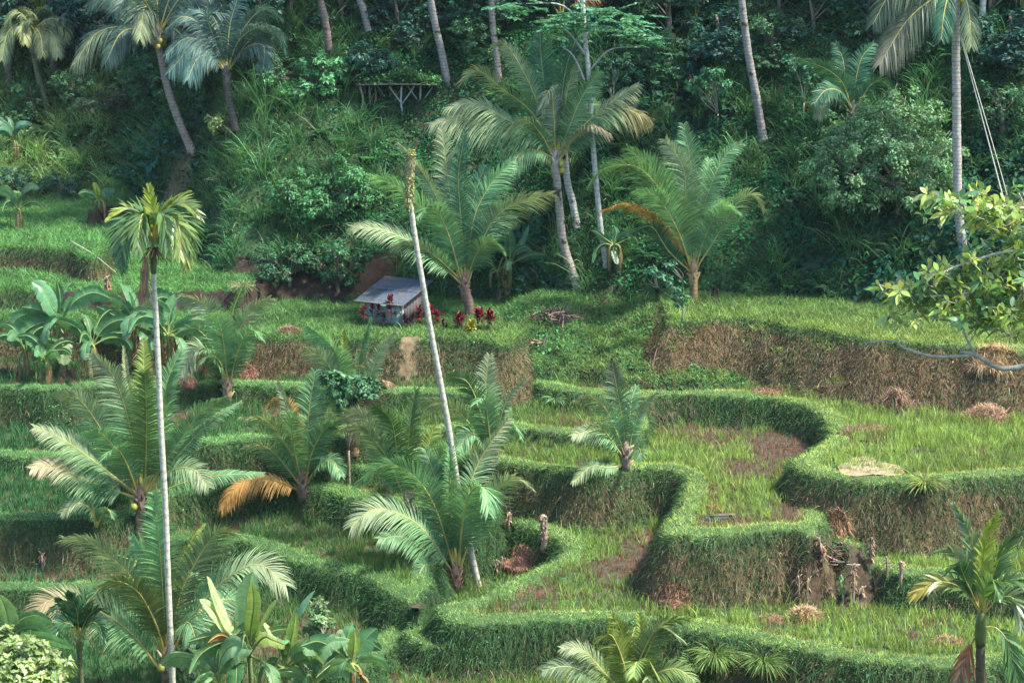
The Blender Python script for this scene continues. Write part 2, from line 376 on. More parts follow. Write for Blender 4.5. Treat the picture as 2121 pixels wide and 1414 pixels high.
# ------------------------------------------------------------------ scatter helpers
def scatter(n, ylo=49, yhi=100, rng=R):     # random ground points across the field of view and a margin
    y = np.sqrt(rng.uniform(ylo**2, yhi**2, n)); x = rng.uniform(-1, 1, n)*(y*.30+3.0)
    i, j = gi(x, y); i = i+(x-GX[i] > .5*(GX[i+1]-GX[i])); j = j+(y-GY[j] > .5*(GY[j+1]-GY[j]))
    return x, y, height(x, y), i, j
def nrm_at(i, j): return norm(np.stack([-dzx[i, j], -dzy[i, j], np.ones(len(i))], -1))
UP = np.array([0, 0, 1.])
YG = np.array([.46, .55, .13]); CG = np.array([.095, .225, .065]); TG_ = np.array([.05, .15, .07]); STRAW = np.array([.42, .31, .14])
ST = dict(lip=MB(), rice=MB(), stub=MB(), bankg=MB(), creep=MB(), hillc=MB(), tall=MB())
sun_warmth = lambda x, y: np.clip((x+13)/20, 0, 1)*np.clip((80-y)/12, 0, 1)    # sunlight on the lower right painted as yellower grass
def grass(kind, pred, n, h, w, c0, c1, lean=.35, hj=.3, hang=0, seg=2, vj=.2, drylink=None, drycol=STRAW*.36, ylo=49, yhi=90, dc=1):
    x, y, z, i, j = scatter(n, ylo, yhi); ok = pred(x, y, i, j); x, y, z, i, j = [a[ok] for a in (x, y, z, i, j)]
    n = len(x); nn = nrm_at(i, j)
    d_ = norm(UP+R.normal(0, lean, (n, 3))*np.array([1, 1, .2])+nn*hang)
    L = h*np.exp(R.normal(0, hj, n)); wd = norm(np.cross(d_, rand_dirs(n)))
    a = R.uniform(0, 2*math.pi, n); bd = np.stack([np.cos(a), np.sin(a), -.6*np.ones(n)], -1)*.35+nn*hang*.3-UP*hang*.6
    t = sun_warmth(x, y)[:, None]*.85+R.random((n, 1))*.15
    c = (np.array(c0)*(1-t)+np.array(c1)*t)*np.exp(R.normal(0, vj, (n, 1)))
    if drylink is not None:
        q_ = R.random(n) < DRY[i, j]*drylink; c[q_] = jit(drycol, q_.sum(), .3)
    blades(ST[kind], np.stack([x, y, z-.02], -1), d_, L, w, wd, bd, c, seg)
inner = lambda i, j: (TID[i, j] < 90)
base_f = lambda i, j: (TID[i, j] == -1)
wet = (n1 > .53)
# short turf along the bunds and paths
grass('lip', lambda x, y, i, j: inner(i, j) & (SD[i, j] > -.06) & (SD[i, j] < 1.15) & (SL[i, j] < 2.5) & ~cut[i, j], 760000, .13, .026, CG*1.9, YG*1.08, lean=.5, seg=1, vj=.15, ylo=47, yhi=86)
# plateau and mound grass
PL = [tid(n) for n in ('TG', 'TQ', 'TP', 'TH', 'TI', 'TJ')]
grass('lip', lambda x, y, i, j: np.isin(TID[i, j], PL) & ((SL[i, j] < .9) | (TID[i, j] == tid('TQ'))) & ~cut[i, j], 420000, .24, .035, CG*.95, YG*.6, lean=.4, seg=2, vj=.2, ylo=70, yhi=96)
grass('lip', lambda x, y, i, j: np.isin(TID[i, j], [tid('TH'), tid('TI')]) & (SL[i, j] < .9) & ~cut[i, j], 260000, .26, .035, CG*1.5, CG*1.6, lean=.4, seg=2, vj=.15, ylo=78, yhi=98)
# young rice in the paddies, in tufts
def rice(n, mx):
    x, y, z, i, j = scatter(n, 47, 78)
    ok = ((TID[i, j] < 90) & ~np.isin(TID[i, j], PL)) & (SD[i, j] > .85) & (SL[i, j] < .5) & (R.random(n) > (n1[i, j]-.50)*4.0)
    x, y, i, j = [a[ok] for a in (x, y, i, j)]
    k = mx; m = len(x); xs = np.repeat(x, k)+R.normal(0, .05, m*k); ys = np.repeat(y, k)+R.normal(0, .05, m*k)
    zz = height(xs, ys)-.02; n = m*k
    d_ = norm(UP+R.normal(0, .2, (n, 3))*np.array([1, 1, .1])); t = np.repeat(sun_warmth(x, y), k)[:, None]*.95
    c = ((np.array([.05, .15, .05])*(1-t)+np.array([.27, .37, .085])*t))*np.exp(R.normal(0, .22, (n, 1)))
    hh = .36*np.exp(np.repeat(R.normal(0, .25, m), k)+R.normal(0, .15, n))
    blades(ST['rice'], np.stack([xs, ys, zz], -1), d_, hh, .03, norm(np.cross(d_, rand_dirs(n))), d_*0+np.array([0, 0, -.15])+R.normal(0, .15, (n, 3)), c, 2)
rice(52000, 5)
def stubble(n):
    x, y, z, i, j = scatter(n, 47, 78)
    ok = ((TID[i, j] < 90) & ~np.isin(TID[i, j], PL)) & (SD[i, j] > .8) & (SL[i, j] < .5) & (R.random(n) < (.15+(n1[i, j]-.36)*2.6))
    x, y = x[ok], y[ok]; k = 6; m = len(x); xs = np.repeat(x, k)+R.normal(0, .045, m*k); ys = np.repeat(y, k)+R.normal(0, .045, m*k); n = m*k
    d_ = norm(UP+R.normal(0, .22, (n, 3)))
    blades(ST['stub'], np.stack([xs, ys, height(xs, ys)-.02], -1), d_, R.uniform(.1, .24, n), .03, norm(np.cross(d_, rand_dirs(n))), d_*0, jit((.25, .14, .10), n, .3), 1)
stubble(60000)
# banks: grass, dry stalks and creepers
bk = lambda i, j: (TID[i, j] < 90) & (SL[i, j] > .7) & ~cut[i, j]
grass('bankg', lambda x, y, i, j: bk(i, j) & (R.random(len(x)) < .8), 850000, .17, .024, CG*.55, CG*.8+YG*.1, lean=.6, hang=.45, seg=2, vj=.3, drylink=1.0, ylo=47, yhi=86)
grass('bankg', lambda x, y, i, j: (TID[i, j] < 90) & (SD[i, j] > -.35) & (SD[i, j] < .02) & ~cut[i, j], 160000, .18, .026, CG*.5, CG*.7, lean=.4, hang=.5, seg=3, vj=.2, ylo=47, yhi=84)
def hanging(n):
    x, y, z, i, j = scatter(n, 47, 86); ok = bk(i, j); x, y, z, i, j = [a[ok] for a in (x, y, z, i, j)]; n = len(x); nn = nrm_at(i, j)
    d_ = norm(nn*.7+UP*R.uniform(-.3, .5, (n, 1))+R.normal(0, .3, (n, 3))); L = .25*np.exp(R.normal(0, .4, n))
    c = jit(np.array([.036, .095, .03]), n, .3); q_ = R.random(n) < DRY[i, j]*.85; c[q_] = jit(STRAW*np.array([.31, .33, .42]), q_.sum(), .45)
    blades(ST['bankg'], np.stack([x, y, z], -1), d_, L, .022, norm(np.cross(d_, UP)+R.normal(0, .3, (n, 3))), -UP*.85+0*d_, c, 3)
hanging(520000)
def creepers(kind, pred, n, L, c, ylo, yhi, lift=.05, vj=.35, flat=.6, dl=None):
    x, y, z, i, j = scatter(n, ylo, yhi); ok = pred(x, y, i, j); x, y, z, i, j = [a[ok] for a in (x, y, z, i, j)]; n = len(x)
    nn = nrm_at(i, j); lumps = np.clip((fbm(x, y, 300, 1.1, 2)-.35)*2.2, 0, 1)
    p = np.stack([x, y, z], -1)+nn*(R.uniform(0, 1, n)*lift*(.4+1.6*lumps))[:, None]
    nr = norm(nn*flat+UP*.5+R.normal(0, .5, (n, 3))); d_ = norm(np.cross(nr, rand_dirs(n))-UP*.25)
    col = jit(c, n, vj)*(.75+.5*lumps[:, None])
    if dl: q_ = R.random(n) < DRY[i, j]*dl; col[q_] = jit(STRAW*.32, q_.sum(), .4)
    LL = L*np.exp(R.normal(0, .3, n)); leaves(ST[kind], p, d_, nr, LL, LL*R.uniform(.45, .8, n), col)
creepers('creep', lambda x, y, i, j: bk(i, j), 330000, .07, (.05, .125, .04), 47, 86, .08, dl=.8)
hillp = lambda i, j: (TID[i, j] >= 90) & ~cut[i, j]
sp1 = lambda x, y: fbm(x, y, 610, 5, 3)+.15*(fbm(x, y, 620, 1, 2)-.5)
shoulder = lambda x, y: (x > -15) & (x < -7.5) & (y < 95)
creepers('hillc', lambda x, y, i, j: hillp(i, j) & (TID[i, j] == 90) & (sp1(x, y) < .52) & (~shoulder(x, y) | (R.random(len(x)) < .3)), 520000, .13, (.016, .115, .038), 70, 104, .30, vj=.35)
creepers('hillc', lambda x, y, i, j: hillp(i, j) & (TID[i, j] == 90) & (sp1(x, y) > .47) & ~shoulder(x, y), 200000, .27, (.010, .075, .038), 70, 104, .55, vj=.35)
def ferns(n):
    x, y, z, i, j = scatter(n, 70, 104); ok = hillp(i, j) & (fbm(x, y, 640, 3, 2) > .5); x, y, z, i, j = [a[ok] for a in (x, y, z, i, j)]
    k = 7; m = len(x); n = m*k; nn = np.repeat(nrm_at(i, j), k, 0); a = R.uniform(0, 6.28, n); o = np.stack([np.cos(a), np.sin(a), 0*a], -1); d_ = norm(o+UP*R.uniform(.3, 1.1, (n, 1))+nn*.3)
    L = np.repeat(R.uniform(.6, 1.2, m), k); b0 = np.repeat(np.stack([x, y, z], -1), k, 0); c = np.repeat(jit((.05, .17, .05), m, .3), k, 0); s1 = norm(np.cross(d_, UP))
    for t in np.linspace(.15, .95, 8):
        p = b0+d_*(L*t)[:, None]-UP*(L*t*t*.45)[:, None]; ll = L*.34*(1.05-t)+.03
        for sg in (-1, 1): leaves(ST['hillc'], p, norm(s1*sg+d_*.35-UP*.15), np.tile(UP, (n, 1))+nn*.3, ll, ll*.32+.02, c, fold=.02)
ferns(1300)
creepers('creep', lambda x, y, i, j: (TID[i, j] == tid('TQ')), 150000, .11, (.04, .14, .045), 68, 86, .12, dl=.0)
creepers('hillc', lambda x, y, i, j: (TID[i, j] == 91), 150000, .24, (.075, .18, .05), 84, 120, .4, vj=.3)
tallm = lambda x, y, i, j: hillp(i, j) & ((fbm(x, y, 500, 4, 3) > .5) | (TID[i, j] == 91) | (x < -5))
def tall(n, h, seedn):
    x, y, z, i, j = scatter(n, 72, 118); ok = tallm(x, y, i, j); x, y, z, i, j = [a[ok] for a in (x, y, z, i, j)]
    k = 26; m = len(x); n = m*k; nn = np.repeat(nrm_at(i, j), k, 0)
    xs = np.repeat(x, k)+R.normal(0, .14, n); ys = np.repeat(y, k)+R.normal(0, .14, n); a = R.uniform(0, 2*math.pi, n)
    out = np.stack([np.cos(a), np.sin(a), 0*a], -1); d_ = norm(UP*1.0+out*R.uniform(.1, .6, (n, 1))+nn*.25)
    L = h*np.repeat(np.exp(R.normal(0, .3, m)), k)*R.uniform(.6, 1.2, n)
    left = np.repeat(TID[i, j] == 91, k)[:, None]
    cc = np.where(left, np.array([.19, .32, .10]), np.array([.07, .18, .065]))*np.repeat(np.exp(R.normal(0, .25, (m, 1))), k, 0)*np.exp(R.normal(0, .2, (n, 1)))
    pale = R.random(n) < .06; cc[pale] = jit((.20, .2, .10), pale.sum(), .2)
    blades(ST['tall'], np.stack([xs, ys, height(xs, ys)-.05], -1), d_, L, .045, norm(np.cross(d_, UP)+R.normal(0, .3, (n, 3))), out*.25-UP*R.uniform(.2, .65, (n, 1)), cc, 3)
tall(9500, 1.15, 1)
tallm = lambda x, y, i, j: hillp(i, j) & (((x > 12.5) & (x < 19) & (y < 84) & (y > 76)) | ((x > -13.5) & (x < -8) & (y < 92))) & (fbm(x, y, 510, 2, 2) > .42)
tall(5000, 2.1, 2)
for k, nm, mt in (('lip', 'short_grass', 'grass'), ('rice', 'young_rice', 'grass'), ('stub', 'rice_stubble', 'dry'), ('bankg', 'bank_grass', 'grass'),
                  ('creep', 'bank_creepers', 'cover'), ('hillc', 'hillside_ground_cover', 'cover'), ('tall', 'tall_hillside_grass', 'grass')):
    o = ST[k].build(nm, M[mt]); tag(o, kind='stuff')
LAB = dict(short_grass='short bright turf along the terrace lips and paths', young_rice='young green rice standing in the paddies', rice_stubble='brown cut rice stubble in the paddies',
           bank_grass='hanging grass on the terrace banks', bank_creepers='small leafy creepers on the terrace banks', hillside_ground_cover='leafy green carpet over the hillside', tall_hillside_grass='tall arching grass on the hillside')
for k, v in LAB.items(): bpy.data.objects[k]['label'] = v; bpy.data.objects[k]['category'] = 'grass' if 'creep' not in k and 'cover' not in k else 'ground cover'
ter['label'] = 'stepped rice terraces and hillside ground'; ter['category'] = 'ground'
# ------------------------------------------------------------------ palms
def px_line(pts, Y, dz=0., base_dz=0.):     # a traced outline given its own distance Y; dz metres of reach towards the camera at the tip
    n = len(pts); o = []
    for i, p in enumerate(pts):
        t = (i/(n-1))**1.2; o.append(at(p[0], p[1], Y-base_dz-(dz-base_dz)*t))
    return np.array(o)
PG = (.14, .28, .115); PDK = (.06, .165, .085); PYG = (.22, .30, .06); PALE = (.28, .34, .17); ORANGE = (.42, .26, .09); DEAD = (.22, .15, .10); RIB = (.50, .44, .12)  # PALE paints silvery highlights into the frond colour
def frond(parent, pts, col=PG, tip=None, Lm=None, droop=.24, V=.28, roll=None, nl=None, w=.055, r0=.042, rng=R, start=.14, name='frond', label=None, rib=RIB, mat=None, fwd=(1.15, .62)):
    S = spline(pts, 30); seglen = np.linalg.norm(np.diff(S, axis=0), axis=1); L = seglen.sum()
    s = np.concatenate([[0], np.cumsum(seglen)])/L
    Lm = Lm*1.02 if Lm else .22*L+.15; nl = nl or int(np.clip(L*27, 34, 135)); w = w*.72 if w < .08 else w
    mb = MB(); tube(mb, S, np.interp(s, [0, .12, 1], [r0*1.5, r0, r0*.22]), 5, rib, cap=False)
    a = S[-1]-S[0]; a[2] = 0
    a = a+np.array([0, -1., 0])*L*max(0, .72-np.linalg.norm(a)/L)
    a = norm(a)
    t = np.linspace(start, .995, nl); P0 = np.stack([np.interp(t, s, S[:, k]) for k in range(3)], -1)
    T = norm(np.stack([np.interp(t, s, np.gradient(S[:, k])) for k in range(3)], -1))
    hs = norm(np.cross(a, UP)); side = np.tile(hs, (nl, 1))
    side = norm(side-T*(side*T).sum(-1, keepdims=True))
    nn = np.cross(side, T); nn *= np.sign(nn[:, 2].mean()+1e-6) if abs(nn[:, 2]).mean() > .4 else np.sign((nn*norm(-P0)).sum(-1).mean())
    if roll is None:                          # blades twist somewhat towards the camera
        view = norm(-P0); ang = np.arctan2((view*side).sum(-1), (view*nn).sum(-1)).mean(); ang = (ang+math.pi/2) % math.pi-math.pi/2
        roll = np.clip(ang, -.9, .9)*.75+rng.normal(0, .12)
    c, s_ = math.cos(roll), math.sin(roll)
    nn, side = nn*c+side*s_, side*c-nn*s_
    prof_ = np.interp(t, [0, start, .3, .55, .8, 1], [.3, .55, .95, 1, .72, .28])
    for sg in (-1, 1):
        al = np.interp(t, [0, 1], fwd)+rng.normal(0, .05, nl)
        Vn = V+rng.normal(0, .10, nl)
        d = norm(T*np.cos(al)[:, None]+np.sin(al)[:, None]*(sg*side*np.cos(Vn)[:, None]+nn*np.sin(Vn)[:, None]))
        LL = Lm*prof_*rng.uniform(.85, 1.1, nl); keep = rng.random(nl) > .04
        wd = norm(T-d*(T*d).sum(-1, keepdims=True)+nn*.25*rng.normal(size=(nl, 1)))
        bend = -UP*(droop*rng.uniform(.7, 1.4, nl))[:, None]-nn*.06
        cc = np.array(col)*np.exp(rng.normal(0, .16, (nl, 1)))
        if tip is not None: f = (np.clip((t-.35)/.5, 0, 1))[:, None]; cc = cc*(1-f)+np.array(tip)*f*np.exp(rng.normal(0, .12, (nl, 1)))
        tc = cc*.75+np.array((.24, .22, .12))*.25
        k = keep; blades(mb, P0[k], d[k], LL[k], w, wd[k], bend[k], cc[k], 3, [.8, 1, .65], tc[k].mean(0) if False else None)
    o = mb.build(name, mat or M['palm'], parent)
    if label: o['label'] = label
    return o
def trunk_mesh(parent, pts, r0, r1, mat='palmbark', col=(.30, .27, .23), sides=10, n=40, base=1.35, rings=.05, name='trunk'):
    S = spline(pts, n); s = np.linspace(0, 1, n)
    r = r0+(r1-r0)*s; r[:2] *= base; r[2:4] *= 1+(base-1)*.4
    r = r*(1+rings*np.where(np.arange(n) % 2, 1, -1)*.5)
    mb = MB(); tube(mb, S, r, sides, col, wob=.03); return mb.build(name, M[mat], parent, smooth=True)
def sphere(mb, c, r, col, n=8, sq=(1, 1, 1)):
    th = np.linspace(0, math.pi, n//2+2)[1:-1]; ph = np.arange(n)*2*math.pi/n
    V = [(math.sin(a)*math.cos(b), math.sin(a)*math.sin(b), math.cos(a)) for a in th for b in ph]+[(0, 0, 1), (0, 0, -1)]
    m = len(th); q = [(i*n+j, (i+1)*n+j, (i+1)*n+(j+1) % n, i*n+(j+1) % n) for i in range(m-1) for j in range(n)]
    t = [(m*n, j, (j+1) % n) for j in range(n)]+[(m*n+1, (m-1)*n+(j+1) % n, (m-1)*n+j) for j in range(n)]
    mb.add(np.array(V)*r*np.array(sq)+np.array(c), q, t, col)
def auto_fronds(parent, c, k, L, el=(35, 80), az=None, rng=R, **kw):
    for i in range(k):
        a = az[i % len(az)]+rng.normal(0, 12) if az else rng.uniform(0, 360)
        a = math.radians(a); e = math.radians(rng.uniform(*el)); l = L*rng.uniform(.85, 1.1)
        h = np.array([math.cos(a), math.sin(a), 0])
        p1 = c+(h*math.cos(e)+UP*math.sin(e))*l*.4; e2 = e-.55
        p2 = p1+(h*math.cos(e2)+UP*math.sin(e2))*l*.32; e3 = e2-.7
        p3 = p2+(h*math.cos(e3)+UP*math.sin(e3))*l*.28
        frond(parent, [c, p1, p2, p3], rng=rng, **kw)
def palm(name, label, cat, base_px, fr, trunk=None, Y=None, tr=(.17, .13), nuts=0, auto=0, autoL=3, autoaz=(70, 110, 250, 290), group=None, col=PG, stub=True, droop=.3, bcol=(.20, .16, .12), tmat='palmbark', autoel=(35, 80), w=.055, seed=0, ndead=0):
    rng = np.random.default_rng(int(base_px[0]*7+base_px[1]+seed))
    b = hit(*base_px)
    if Y: b = at(base_px[0], base_px[1], Y); b = ground(b[0], b[1])
    Y = b[1]; root = thing(name, label, cat, b, group)
    if trunk:
        pts = [b-UP*.3]+[at(p[0], p[1], Y) for p in trunk]
        trunk_mesh(root, pts, *tr, col=bcol, mat=tmat, n=max(24, int(len(trunk)*10)))
        c = pts[-1]
    else: c = at(fr[0][0][0][0], fr[0][0][0][1], Y)
    if stub:                                 # old leaf bases clasping the top of the stem
        mb = MB(); n = 14
        for i in range(n):
            a = i*2.4; h = np.array([math.cos(a), math.sin(a), 0]); z0 = (i/n)*.7-.55
            p = c+UP*z0; tube(mb, [p+h*.05, p+h*.16+UP*.16, p+h*.30+UP*.42*rng.uniform(.6, 1.2)], [.075, .06, .025], 5, jit(bcol, 1, .3, rng)[0])
        tube(mb, [c-UP*.8, c-UP*.3, c+UP*.25, c+UP*.6], [.15, .2, .17, .05], 8, np.array(bcol)*1.1); mb.build('leaf_bases', M['bark'], root)
    for f in fr:
        pts = f[0]; o = dict(f[1]) if len(f) > 1 else {}
        dz = o.pop('dz', None)
        if dz is None: dz = rng.uniform(-.6, 1.2)
        kw = dict(col=np.array(col)*rng.uniform(.85, 1.2), droop=droop, w=w); kw.update(o)
        if 'tip' not in kw and 'label' not in kw and rng.random() < .45: kw['tip'] = PALE if rng.random() < .35 else np.array(col)*1.5
        frond(root, px_line(pts, Y, dz), rng=rng, **kw)
    if auto: auto_fronds(root, c+UP*.15, auto, autoL, az=list(autoaz) if autoaz else None, rng=rng, col=np.array(col)*.9, droop=droop, el=autoel, w=w)
    for i in range(nuts):
        mb = MB(); a = rng.uniform(0, 6.28); p = c+np.array([math.cos(a)*.3, math.sin(a)*.3, rng.uniform(-.5, -.05)])
        sphere(mb, p, .14, (.45, .33, .06) if i % 2 else (.25, .28, .06), 8, (1, 1, 1.2)); mb.build('coconut', M['coconut'], root, smooth=True)
    return root
OR = dict(col=ORANGE, tip=(.42, .24, .08), label='orange dying frond', rib=(.4, .22, .05), mat=M['dry'])
DD = dict(col=DEAD, tip=(.3, .22, .16), label='dry brown frond', rib=(.25, .16, .08), mat=M['dry'], droop=.6)
PT = dict(tip=PALE)
YF = dict(col=PYG)
D_ = dict
# centre front
palm('coconut_palm', 'large stemless young coconut palm in the centre foreground beside the straw heap', 'coconut palm', (945, 1222), [
 ([(943,1195),(878,1098),(817,1060),(767,1057),(727,1091)], PT|D_(dz=1.2)),
 ([(943,1185),(905,1060),(862,990),(800,962),(737,1006)], D_(dz=.6, Lm=1.25)),
 ([(940,1205),(890,1150),(835,1112),(785,1116)], D_(dz=1.6)),
 ([(945,1170),(935,1050),(933,960),(936,884)], D_(dz=-.5, Lm=.8, col=(.10,.19,.05), V=1.0)),
 ([(948,1170),(962,1060),(990,960),(1052,868)], D_(dz=-.9, Lm=1.0)),
 ([(952,1180),(985,1085),(1030,1010),(1068,992),(1098,1008)], PT|D_(dz=1.0)),
 ([(950,1170),(958,1080),(975,1020),(1000,1010),(1012,1060)], D_(dz=2.2)),
 ([(943,1175),(920,1060),(900,985),(880,930)], D_(dz=-.8)),
 ([(938,1210),(905,1180),(880,1170),(862,1200)], D_(dz=1.8)),
], auto=2, autoL=3.6, autoaz=(60, 120, 80, 100), bcol=(.2,.13,.09))
palm('coconut_palm', 'young coconut palm with broad upright fronds just behind and left of the big centre palm', 'coconut palm', (850, 1085), [
 ([(848,1040),(824,945),(811,873),(775,838)], D_(dz=.8, col=(.08,.17,.045))),
 ([(850,1040),(845,945),(850,870),(862,806)], D_(dz=-.2, V=.9, col=(.10,.18,.07))),
 ([(846,1045),(795,925),(752,862),(713,850)], PT|D_(dz=.5)),
 ([(846,1050),(800,945),(750,890),(713,881)], PT|D_(dz=1.1)),
 ([(852,1040),(900,960),(930,930),(925,985)], D_(dz=1.3)),
 ([(850,1040),(880,950),(893,900),(905,880)], YF|D_(dz=-.3)),
], auto=1, autoL=2.6, autoaz=(100, 120, 270))
palm('coconut_palm', 'young coconut palm on the terrace lip just right of the leaning grey trunk', 'coconut palm', (1018, 975), [
 ([(1016,935),(996,856),(969,792),(930,779)], D_(dz=.5, col=(.07,.16,.05))),
 ([(1018,935),(1008,830),(1006,790),(1013,735)], D_(dz=-.4, tip=PALE)),
 ([(1020,940),(1039,856),(1059,813),(1092,781)], PT|D_(dz=.1, Lm=.35)),
 ([(1014,945),(975,880),(928,838),(880,828)], PT|D_(dz=.9)),
 ([(1018,940),(1010,870),(1004,825),(985,835)], D_(dz=1.8)),
 ([(1022,940),(1050,890),(1065,880),(1078,905)], D_(dz=1.2)),
 ([(1014,940),(985,900),(965,905),(950,935)], D_(dz=1.2)),
], auto=2, autoL=2.4, autoaz=(70, 110))
palm('coconut_palm', 'young coconut palm standing on the bank in front of the round paddy', 'coconut palm', (1300, 975), [
 ([(1296,940),(1290,880),(1278,806),(1268,752)], D_(dz=.1, Lm=.95, tip=(.12,.15,.08))),
 ([(1294,940),(1262,860),(1231,826),(1192,829)], PT|D_(dz=.6)),
 ([(1298,940),(1303,880),(1308,830),(1318,800)], D_(dz=-.6)),
 ([(1302,940),(1310,895),(1330,840),(1362,812)], PT|D_(dz=.2, Lm=.4)),
 ([(1294,945),(1262,905),(1224,893),(1186,903)], PT|D_(dz=.9)),
 ([(1292,950),(1262,905),(1240,882),(1222,880)], D_(dz=1.6)),
 ([(1298,960),(1262,968),(1225,966),(1187,1000)], PT|D_(dz=1.1, Lm=.5)),
 ([(1300,950),(1318,930),(1325,930),(1330,950)], D_(dz=1.5)),
], auto=1, autoL=2.2, autoaz=(80,))
palm('coconut_palm', 'young coconut palm with thin upright fronds right behind the blue green drooping shrub', 'coconut palm', (735, 930), [
 ([(733,880),(712,790),(689,720),(638,676)], D_(dz=.7)),
 ([(735,880),(722,800),(714,740),(712,684)], YF|D_(dz=-.2, V=.8, Lm=.6)),
 ([(737,880),(738,800),(744,739),(767,658)], D_(dz=.2, V=.9, Lm=.6)),
 ([(740,880),(760,800),(787,725),(822,684)], PT|D_(dz=.3, Lm=.5)),
 ([(730,885),(700,800),(672,745),(630,722)], PT|D_(dz=1.1)),
 ([(740,885),(765,830),(790,790),(812,800)], D_(dz=1.1)|DD),
 ([(728,890),(712,850),(690,830),(672,850)], D_(dz=1.3)),
], trunk=[(735,905),(735,890)], auto=1, autoL=2.6, autoaz=(100, 120, 270), bcol=(.25,.15,.09))
palm('coconut_palm', 'young coconut palm with one bright orange frond sweeping left over the dark bank', 'coconut palm', (632, 1040), [
 ([(625,1000),(598,930),(554,873),(502,865)], D_(dz=.6)),
 ([(622,1005),(575,945),(544,923),(506,925)], PT|D_(dz=1.2)),
 ([(628,1000),(636,920),(640,850),(653,768)], D_(dz=-.5)),
 ([(626,1000),(616,930),(605,870),(575,790)], D_(dz=.2, Lm=.5)),
 ([(622,950),(605,850),(575,828),(546,850)], OR|D_(dz=.3, Lm=.5)),
 ([(632,1000),(645,940),(672,890),(708,872)], D_(dz=.7)),
 ([(625,1000),(608,920),(604,870),(615,855)], D_(dz=1.9)),
 ([(630,1022),(585,1000),(535,990),(490,1008),(460,1056)], OR|D_(dz=1.4, Lm=.75, droop=.5)),
 ([(634,1005),(665,960),(690,955),(705,985)], D_(dz=1.2)),
], auto=1, autoL=2.8, autoaz=(80, 110, 90), bcol=(.15,.11,.08))
palm('coconut_palm', 'coconut palm with yellow leaf stalks right of the banana clump', 'coconut palm', (472, 838), [
 ([(468,800),(456,720),(425,634),(374,614)], D_(dz=.6)),
 ([(470,795),(478,700),(484,640),(505,588)], D_(dz=-.4, V=.7, col=(.09,.18,.05), Lm=.6)),
 ([(472,795),(490,700),(515,650),(560,618)], PT|D_(dz=.2)),
 ([(466,800),(450,755),(412,718),(374,772)], PT|D_(dz=1.4)),
 ([(474,800),(492,730),(518,685),(540,700)], D_(dz=1.0)),
 ([(466,800),(440,720),(405,680),(368,690)], D_(dz=1.0)),
 ([(470,800),(464,720),(450,660),(425,650)], D_(dz=1.9)),
 ([(474,800),(500,720),(512,668),(532,652)], D_(dz=-.8)|DD|D_(Lm=.4)),
], trunk=[(471,815),(470,800)], auto=3, autoL=3, autoaz=(60, 110, 270), bcol=(.26,.2,.13))
palm('coconut_palm', 'biggest coconut palm at left with silvery fronds spreading behind the thin pale trunk', 'coconut palm', (288, 1100), [
 ([(300,1020),(303,920),(303,850),(300,768)], D_(dz=1.2, Lm=1.25, col=(.12,.21,.06))),
 ([(292,1010),(295,900),(297,800),(298,705)], YF|D_(dz=-1.0, Lm=.8)),
 ([(285,1010),(272,900),(240,790),(190,732)], PT|D_(dz=.2, Lm=1.2)),
 ([(290,1000),(280,860),(262,780),(256,718)], YF|D_(dz=-.9, Lm=.5, V=.9)),
 ([(280,1015),(210,890),(165,828),(123,812)], PT|D_(dz=.6)),
 ([(278,1020),(175,940),(118,903),(72,886)], PT|D_(dz=.8)),
 ([(280,1030),(180,995),(114,965),(66,970)], D_(dz=1.4, tip=(.42,.35,.2))),
 ([(282,1015),(245,940),(210,898),(176,894)], D_(dz=2.0)),
 ([(305,1010),(335,920),(345,800),(372,728)], D_(dz=-.6, V=.8)),
 ([(305,1015),(370,915),(415,855),(468,824)], D_(dz=.4)),
 ([(306,1015),(385,925),(440,870),(500,832)], D_(dz=-.3, Lm=.5)),
 ([(306,1020),(355,975),(400,972),(432,1008)], PT|D_(dz=1.6)),
 ([(284,1020),(262,960),(240,930),(214,950)], D_(dz=2.4)),
 ([(308,1030),(380,1000),(450,985),(545,980)], D_(dz=.8, Lm=.55)),
], trunk=[(289,1070),(292,1035)], nuts=3, auto=2, autoL=4.2, autoaz=(60, 100, 140, 80), bcol=(.2,.14,.1))
palm('coconut_palm', 'small coconut palm with a drooping pale frond on the lip below the biggest left palm', 'coconut palm', (200, 1110), [
 ([(199,1090),(185,1052),(158,1042),(126,1062)], PT|D_(dz=.6)),
 ([(200,1090),(192,1040),(205,1010),(225,1000)], D_(dz=.2)),
 ([(200,1090),(215,1060),(225,1055),(232,1070)], D_(dz=.6)),
 ([(199,1090),(190,1060),(175,1020),(168,1000)], D_(dz=-.4)),
], stub=False)
